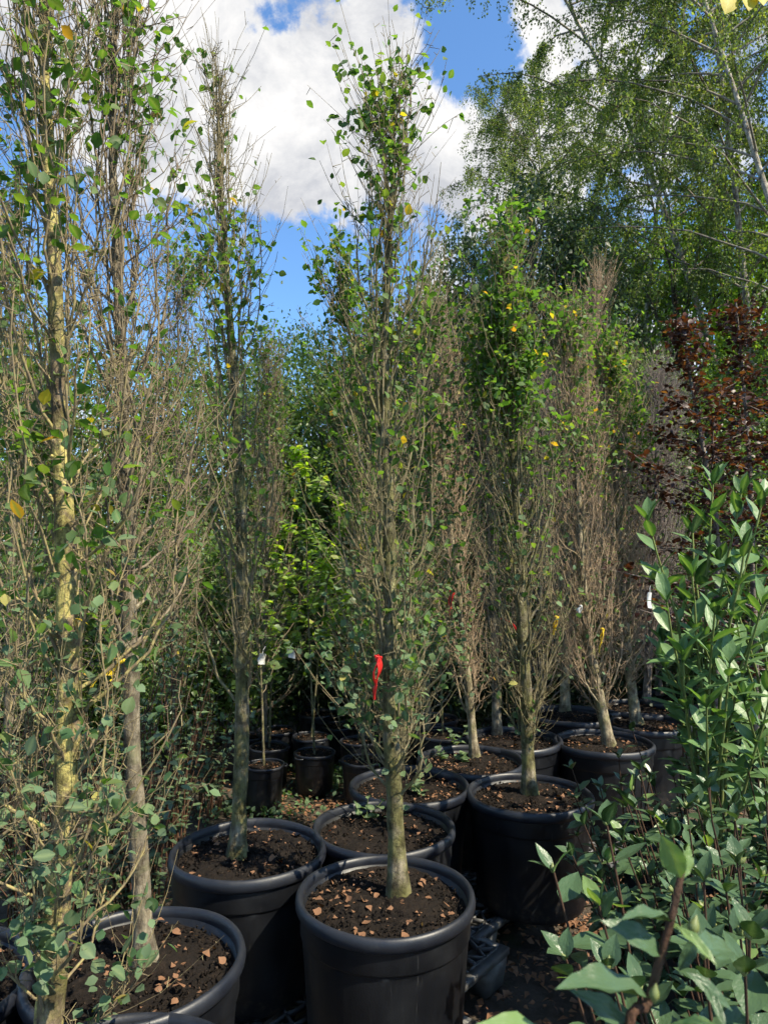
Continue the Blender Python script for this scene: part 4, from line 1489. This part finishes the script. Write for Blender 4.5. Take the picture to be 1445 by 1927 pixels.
# far belt closing the view
r2 = np.random.default_rng(300)
n = 60000
xs = r2.uniform(-16, 20, n)
hb = 3.6 + .7 * np.sin(xs * .9) + .5 * np.sin(xs * 2.3 + 1)
zs = r2.random(n) ** .8 * hb
ys = 15 + r2.uniform(-.8, .8, n) + .4 * np.sin(xs * 1.7) + .5 * np.sin(zs * 2 + xs)
f = MB()
leaves(f, np.stack([xs, ys, zs], -1), r2.normal(size=(n, 3)), r2.normal(0, .6, (n, 3)) + np.array([0, -.4, 1]), r2.uniform(.10, .17, n), DIAMOND,
       np.clip(.4 + .25 * np.sin(xs * 2.1 + zs * 2.7) + r2.normal(0, .12, n), 0, 1))
tag(f.build('woodland_edge', M['wood'], smooth=False), 'far belt of green woodland closing the view behind all trees', 'woodland', kind='stuff')

# ------------------------------------------------------------------ birches
def birch_variant(seed, H, R, nlimb, nstr, nlf, leaf=(.032, .056), lean=(0, 0), z0f=.40):
    r2 = np.random.default_rng(seed)
    s = np.linspace(0, 1, 18)
    tp = np.stack([lean[0] * s ** 1.6 + .08 * np.sin(s * 6 + seed), lean[1] * s ** 1.6 + .06 * np.sin(s * 5), s * H], -1)
    tp -= tp[0]
    t_ = MB()
    tubes(t_, tp, .058 * (1 - s) ** .9 + .008, 9, 0.0)
    br = MB()
    P, T = [], []
    q = np.linspace(0, 1, 9)
    for b in range(nlimb):
        t0 = z0f + (.97 - z0f) * ((b + r2.random()) / nlimb)
        c0 = np.array([np.interp(t0, s, tp[:, i]) for i in range(3)])
        az = b * 2.4 + r2.normal(0, .4)
        L = R * np.interp(t0, [z0f, .45, .75, 1], [.85, 1.0, .75, .25]) * r2.uniform(.7, 1.15)
        o = np.array([math.cos(az), math.sin(az), 0])
        pb = c0 + q[:, None] * o * L + np.array([0, 0, 1]) * (L * (.75 * q - .45 * q ** 2.2))[:, None] + np.cumsum(r2.normal(0, .02, (9, 3)), 0)
        tubes(br, pb, np.linspace(.018, .004, 9), 5, np.linspace(.3, 1, 9))
        sl = r2.uniform(.18, 1.0, nstr)
        p0 = np.stack([np.interp(sl, q, pb[:, i]) for i in range(3)], -1)
        ls = r2.uniform(.3, 1.0, nstr)
        az2 = r2.random(nstr) * 6.28
        o2 = np.stack([np.cos(az2), np.sin(az2), np.zeros(nstr)], -1) * .35 + o * .25
        u = np.linspace(0, 1, 6)
        st = p0[:, None] + ls[:, None, None] * (u[None, :, None] * .7 * o2[:, None] + np.array([0, 0, 1.0]) * (.25 * u - .85 * u ** 1.7)[None, :, None])
        tubes(br, st, np.broadcast_to(np.linspace(.0035, .0018, 6), (nstr, 6)), 3, 1.0)
        k = nlf
        uu = r2.random((nstr, k)) ** .8
        fi = uu * 5
        i0 = np.minimum(fi.astype(int), 4)
        fr_ = (fi - i0)[..., None]
        rows = np.arange(nstr)[:, None]
        pl = st[rows, i0] * (1 - fr_) + st[rows, i0 + 1] * fr_
        P.append(pl.reshape(-1, 3) + r2.normal(0, .04, (nstr * k, 3)))
        T.append(np.clip(np.repeat(r2.uniform(.1, .8, nstr), k) + r2.normal(0, .12, nstr * k), 0, 1))
    P, T = np.concatenate(P), np.concatenate(T)
    n = len(P)
    f = MB()
    D = r2.normal(0, .55, (n, 3)) + np.array([0, 0, -.9])
    leaves(f, P, D, r2.normal(0, 1, (n, 3)) + np.array([0, 0, .3]), r2.uniform(leaf[0], leaf[1], n), DIAMOND, T)
    return f.mesh('crown', M['birch'], smooth=False), t_.mesh('trunk', M['bark_birch']), br.mesh('branches', BR['bark_birch'])


VBI = [birch_variant(400, 13.0, 2.9, 46, 20, 44, lean=(-4.2, .6)),
       birch_variant(401, 13.0, 2.7, 46, 20, 44, lean=(-1.2, 0)),
       birch_variant(402, 13.0, 3.0, 48, 20, 44, lean=(-2.0, .8))]
for i, (x, y, Hh, v, rz, lab) in enumerate([
        (5.45, 9.6, 13.0, 0, 0, 'leaning silver birch, its white trunk slanting up behind the copper beech'),
        (4.75, 8.6, 12.0, 1, .3, 'upright silver birch with brownish trunk at the right'),
        (4.35, 6.4, 10.0, 2, -.3, 'nearest birch at the top right corner, weeping branches'),
        (4.1, 11.0, 12.0, 1, 2.4, 'silver birch whose crown edges the cloud, left of the group'),
        (6.4, 11.8, 14.0, 2, 3.3, 'tall birch behind the leaning one'),
        (7.3, 8.2, 12.0, 1, 1.2, 'birch standing past the right picture edge'),
        (3.4, 13.2, 13.0, 2, 5.0, 'birch at the back whose thin crown fades into cloud'),
        (5.3, 12.6, 12.5, 0, 5.6, 'birch behind the upright one, crown filling the gap')]):
    crown, trunk, branches = VBI[v]
    root = thing('birch_tree', lab, 'tree', (x, y, 0), 'silver birches at right', rz)
    k = Hh / 13.0
    root.scale = (k, k, k)
    link('trunk', trunk, root)
    link('branches', branches, root)
    link('crown', crown, root)

# ------------------------------------------------------------------ tapes and tags tied to the trees
def tape(label, px, py, Y, length, col, seed, name='tape_ribbon', cat='tape', tails=2, w=.016, sway=.15):
    r2 = np.random.default_rng(seed)
    p0 = at(px, py, Y)
    root = thing(name, label, cat, tuple(p0), 'tapes tied to trunks')
    k = MB()
    a = np.linspace(0, 2 * math.pi, 9)
    tubes(k, np.stack([.007 * np.cos(a), .007 * np.sin(a), .003 * np.sin(2 * a)], -1), np.full(9, .0028), 6)
    k.build('knot', M[col], root)
    for t_ in range(tails):
        n = 12
        s = np.linspace(0, 1, n)
        L = length * (1 if t_ == 0 else r2.uniform(.6, .85))
        cx = r2.normal(0, sway) * L * s + .010 * np.sin(s * 5 + t_)
        cy = r2.normal(0, sway) * L * s
        cz = -L * s * .96 + .01 * np.sin(s * 3)
        ang = r2.uniform(0, 1.2) + s * r2.uniform(.8, 2.4)
        ww = w * (.55 + .45 * np.sin(np.clip(s * 2.2 + .3, 0, 3.1))) * np.where(s > .9, .5, 1)
        off = np.stack([np.cos(ang), np.sin(ang), np.zeros(n)], -1) * ww[:, None] / 2
        c = np.stack([cx, cy, cz], -1)
        th = np.stack([-np.sin(ang), np.cos(ang), np.zeros(n)], -1) * .0006
        fold = np.stack([-np.sin(ang), np.cos(ang), np.zeros(n)], -1) * .004
        V = np.stack([c - off + th, c + fold + th, c + off + th, c + off - th, c + fold - th, c - off - th], 1)
        q = []
        for i in range(n - 1):
            for j in range(6):
                q.append((i * 6 + j, i * 6 + (j + 1) % 6, (i + 1) * 6 + (j + 1) % 6, (i + 1) * 6 + j))
        mb = MB()
        mb.add(V.reshape(-1, 3), q)
        mb.build('tail', M[col], root)
    return root


tape('bright red plastic tape tied to the front trunk', 709, 1235, B1[1] - .12, .14, 'red', 1, w=.024, sway=.04)
tape('red tape on the leaning pale trunk', 848, 1112, BP6[1] - .2, .13, 'red', 2, w=.03, sway=.05)
tape('short red tape end beside the broad topped tree', 945, 1165, BP6[1] - .35, .06, 'red', 3, w=.02, sway=.6, tails=1)
tape('yellow tape hanging right of the broad topped tree', 1045, 1160, BP7[1] - .45, .10, 'yellow', 4, w=.028, sway=.05)
tape('two thin yellow tape ends behind the tilted tree', 1132, 1183, BP7[1] - .3, .13, 'yellow', 5, w=.012, sway=.12)
tape('yellow tape in the twigs left of the front trunk', 664, 1205, 2.5, .09, 'yellow', 6, w=.022, sway=.1)
tape('white plastic tie looped on the tilted tree', 1092, 1140, BP7[1] - .25, .06, 'white', 7, w=.02)
tape('orange yellow tape twisted round the grey trunk at left', 222, 1240, B3[1] - .1, .07, 'yellow', 8, w=.03, sway=.35)


def tag_card(label, px, py, Y, w, h, rz, tilt):
    p0 = at(px, py, Y)
    root = thing('plant_label', label, 'label', tuple(p0), 'white plant labels')
    mb = MB()
    n = 6
    V = []
    for i in range(n):
        s = i / (n - 1)
        for sx in (-1, 1):
            for th in (-.0006, .0006):
                V.append((sx * w / 2, th + .012 * math.sin(s * 2.5), -h * s))
    q = []
    for i in range(n - 1):
        a = i * 4
        for j, k in ((0, 1), (1, 3), (3, 2), (2, 0)):
            q.append((a + j, a + k, a + 4 + k, a + 4 + j))
    mb.add(V, q)
    o = mb.build('card', M['white'], root, smooth=False)
    o.rotation_euler = (tilt, .1, rz)
    mb = MB()
    tubes(mb, np.array([(0, 0, -.004), (.004, .01, .02), (.012, .02, .035)]), np.full(3, .001), 4)
    mb.build('string', M['white'], root)


tag_card('white plant label hanging right of the slim mossy trunk', 494, 1230, 3.6, .04, .06, .3, .2)
tag_card('pale blue white label in shade near the small pots', 546, 1222, 4.2, .05, .06, -.5, .3)
tag_card('white label on the far trunk beside the laurel', 1222, 1115, 3.6, .025, .08, .3, -.2)

# ------------------------------------------------------------------ weeds, seedlings and leaf litter
def seedling(label, base, h, n, mat, seed, name='weed'):
    r2 = np.random.default_rng(seed)
    root = thing(name, label, 'weed', tuple(base), 'weeds and seedlings in the pots')
    mb = MB()
    P, D = [], []
    s = np.linspace(0, 1, 7)
    for k in range(3):
        e = np.array([r2.normal(0, .25) * h, r2.normal(0, .25) * h, h * r2.uniform(.6, 1)])
        pb = s[:, None] * e + r2.normal(0, .003, (7, 3)) * s[:, None]
        tubes(mb, pb, np.linspace(.002, .001, 7), 4, 1.0)
        sl = np.linspace(.25, 1, n // 3)
        P.append(np.stack([np.interp(sl, s, pb[:, i]) for i in range(3)], -1))
        a = np.arange(n // 3) * 2.6
        D.append(np.stack([np.cos(a), np.sin(a), r2.uniform(-.1, .5, n // 3)], -1))
    mb.build('stem', BR['stem_green'], root)
    P, D = np.concatenate(P), np.concatenate(D)
    mm = len(P)
    for i in range(mm):
        leaf_object(mat[i % 3], root, P[i], D[i], (r2.normal(0, .3), r2.normal(0, .3), 1), float(r2.uniform(.028, .05)))


def weed_at(label, px, py, h, n, seed):
    b = on_plane(px, py, .563)
    seedling(label, b, h, n, ROUND_ME, seed)


weed_at('leafy round leaved seedling on the half hidden pot', 790, 1500, .10, 15, 1)
weed_at('bluish seedling at the left rim of the pot behind the front one', 690, 1545, .10, 12, 2)
weed_at('thin seedling in front of the mossy stem, pot behind the front one', 735, 1560, .13, 15, 3)
weed_at('small weed tuft at left of the weedy pot', 830, 1432, .06, 12, 4)
weed_at('tall weed shoots at the back of the weedy pot', 855, 1408, .15, 15, 5)
weed_at('low weed in the middle of the weedy pot', 870, 1440, .07, 15, 6)
weed_at('pale seedling at the bottom edge beside the lower left pot rim', 195, 1925, .05, 9, 7)


def ground_litter(label, cx, cy, sx, sy, n, seed):
    r2 = np.random.default_rng(seed)
    P = np.stack([r2.normal(cx, sx, n), r2.normal(cy, sy, n), r2.uniform(.006, .022, n)], -1)
    P[:, :2] += .25 * sx * np.stack([np.sin(P[:, 1] * 9), np.cos(P[:, 0] * 8)], -1)
    d = np.stack([r2.normal(size=n), r2.normal(size=n), r2.normal(0, .2, n)], -1)
    up = np.stack([r2.normal(0, .3, n), r2.normal(0, .3, n), np.ones(n)], -1)
    mb = MB()
    leaves(mb, P, d, up, r2.uniform(.018, .045, n), LIT, r2.random(n) * .93)
    tag(mb.build('leaf_litter', M['litter']), label, 'leaves', kind='stuff')


a0 = on_plane(1090, 1740, 0)
ground_litter('brown birch leaves strewn on the ground between pallets and camellias', a0[0], a0[1], .34, .5, 1500, 1)
a0 = on_plane(640, 1500, 0)
ground_litter('brown leaves swept over the bare ground by the small pots', a0[0], a0[1], .5, .45, 1100, 2)
ground_litter('thin scatter of brown leaves over the whole yard', .3, 4.0, 1.8, 2.0, 2500, 3)
r2 = np.random.default_rng(77)
for cx, cy, n, lab in ((on_plane(665, 1470, 0)[0], on_plane(665, 1470, 0)[1], 900, 'green weeds growing at the foot of the small pots'),
                       (on_plane(480, 1530, 0)[0], on_plane(480, 1530, 0)[1], 500, 'green weeds behind the slim mossy tree pot')):
    mb = MB()
    P = np.stack([r2.normal(cx, .22, n), r2.normal(cy, .16, n), np.abs(r2.normal(.02, .04, n))], -1)
    leaves(mb, P, r2.normal(size=(n, 3)) + np.array([0, 0, .6]), r2.normal(0, .4, (n, 3)) + np.array([0, 0, 1]), r2.uniform(.015, .04, n), T_RD, r2.random(n) * .9)
    tag(mb.build('ground_weeds', M['round']), lab, 'weeds', kind='stuff')

# near overhanging twig with two yellow leaves at the top right corner
tw0 = at(1480, -60, 3.0)
root = thing('overhanging_twig', 'thin twig with yellow leaves poking in at the top right corner', 'twig', tuple(tw0))
mb = MB()
tubes(mb, np.array([at(1480, -60, 3.0), at(1430, -30, 2.95), at(1395, -12, 2.9), at(1370, -8, 2.9)]) - tw0, np.array([.004, .003, .002, .0012]), 6, .8)
mb.build('stem', BR['bark_brown'], root)
YL = [leaf_mesh('yellow_leaf', leaf_template(ROUND, 5, 2, .2, .15), plain('leaf_yellow', (.62, .50, .03), .55, .45))]
for (b_, t_) in (((1372, -8), (1368, 20)), ((1405, -14), (1412, 14)), ((1420, -20), (1440, 4))):
    p0, p1 = at(*b_, 2.9), at(*t_, 2.87)
    leaf_object(YL[0], root, p0 - tw0, p1 - p0, (.2, -.9, .3), float(np.linalg.norm(p1 - p0)), 1.0)
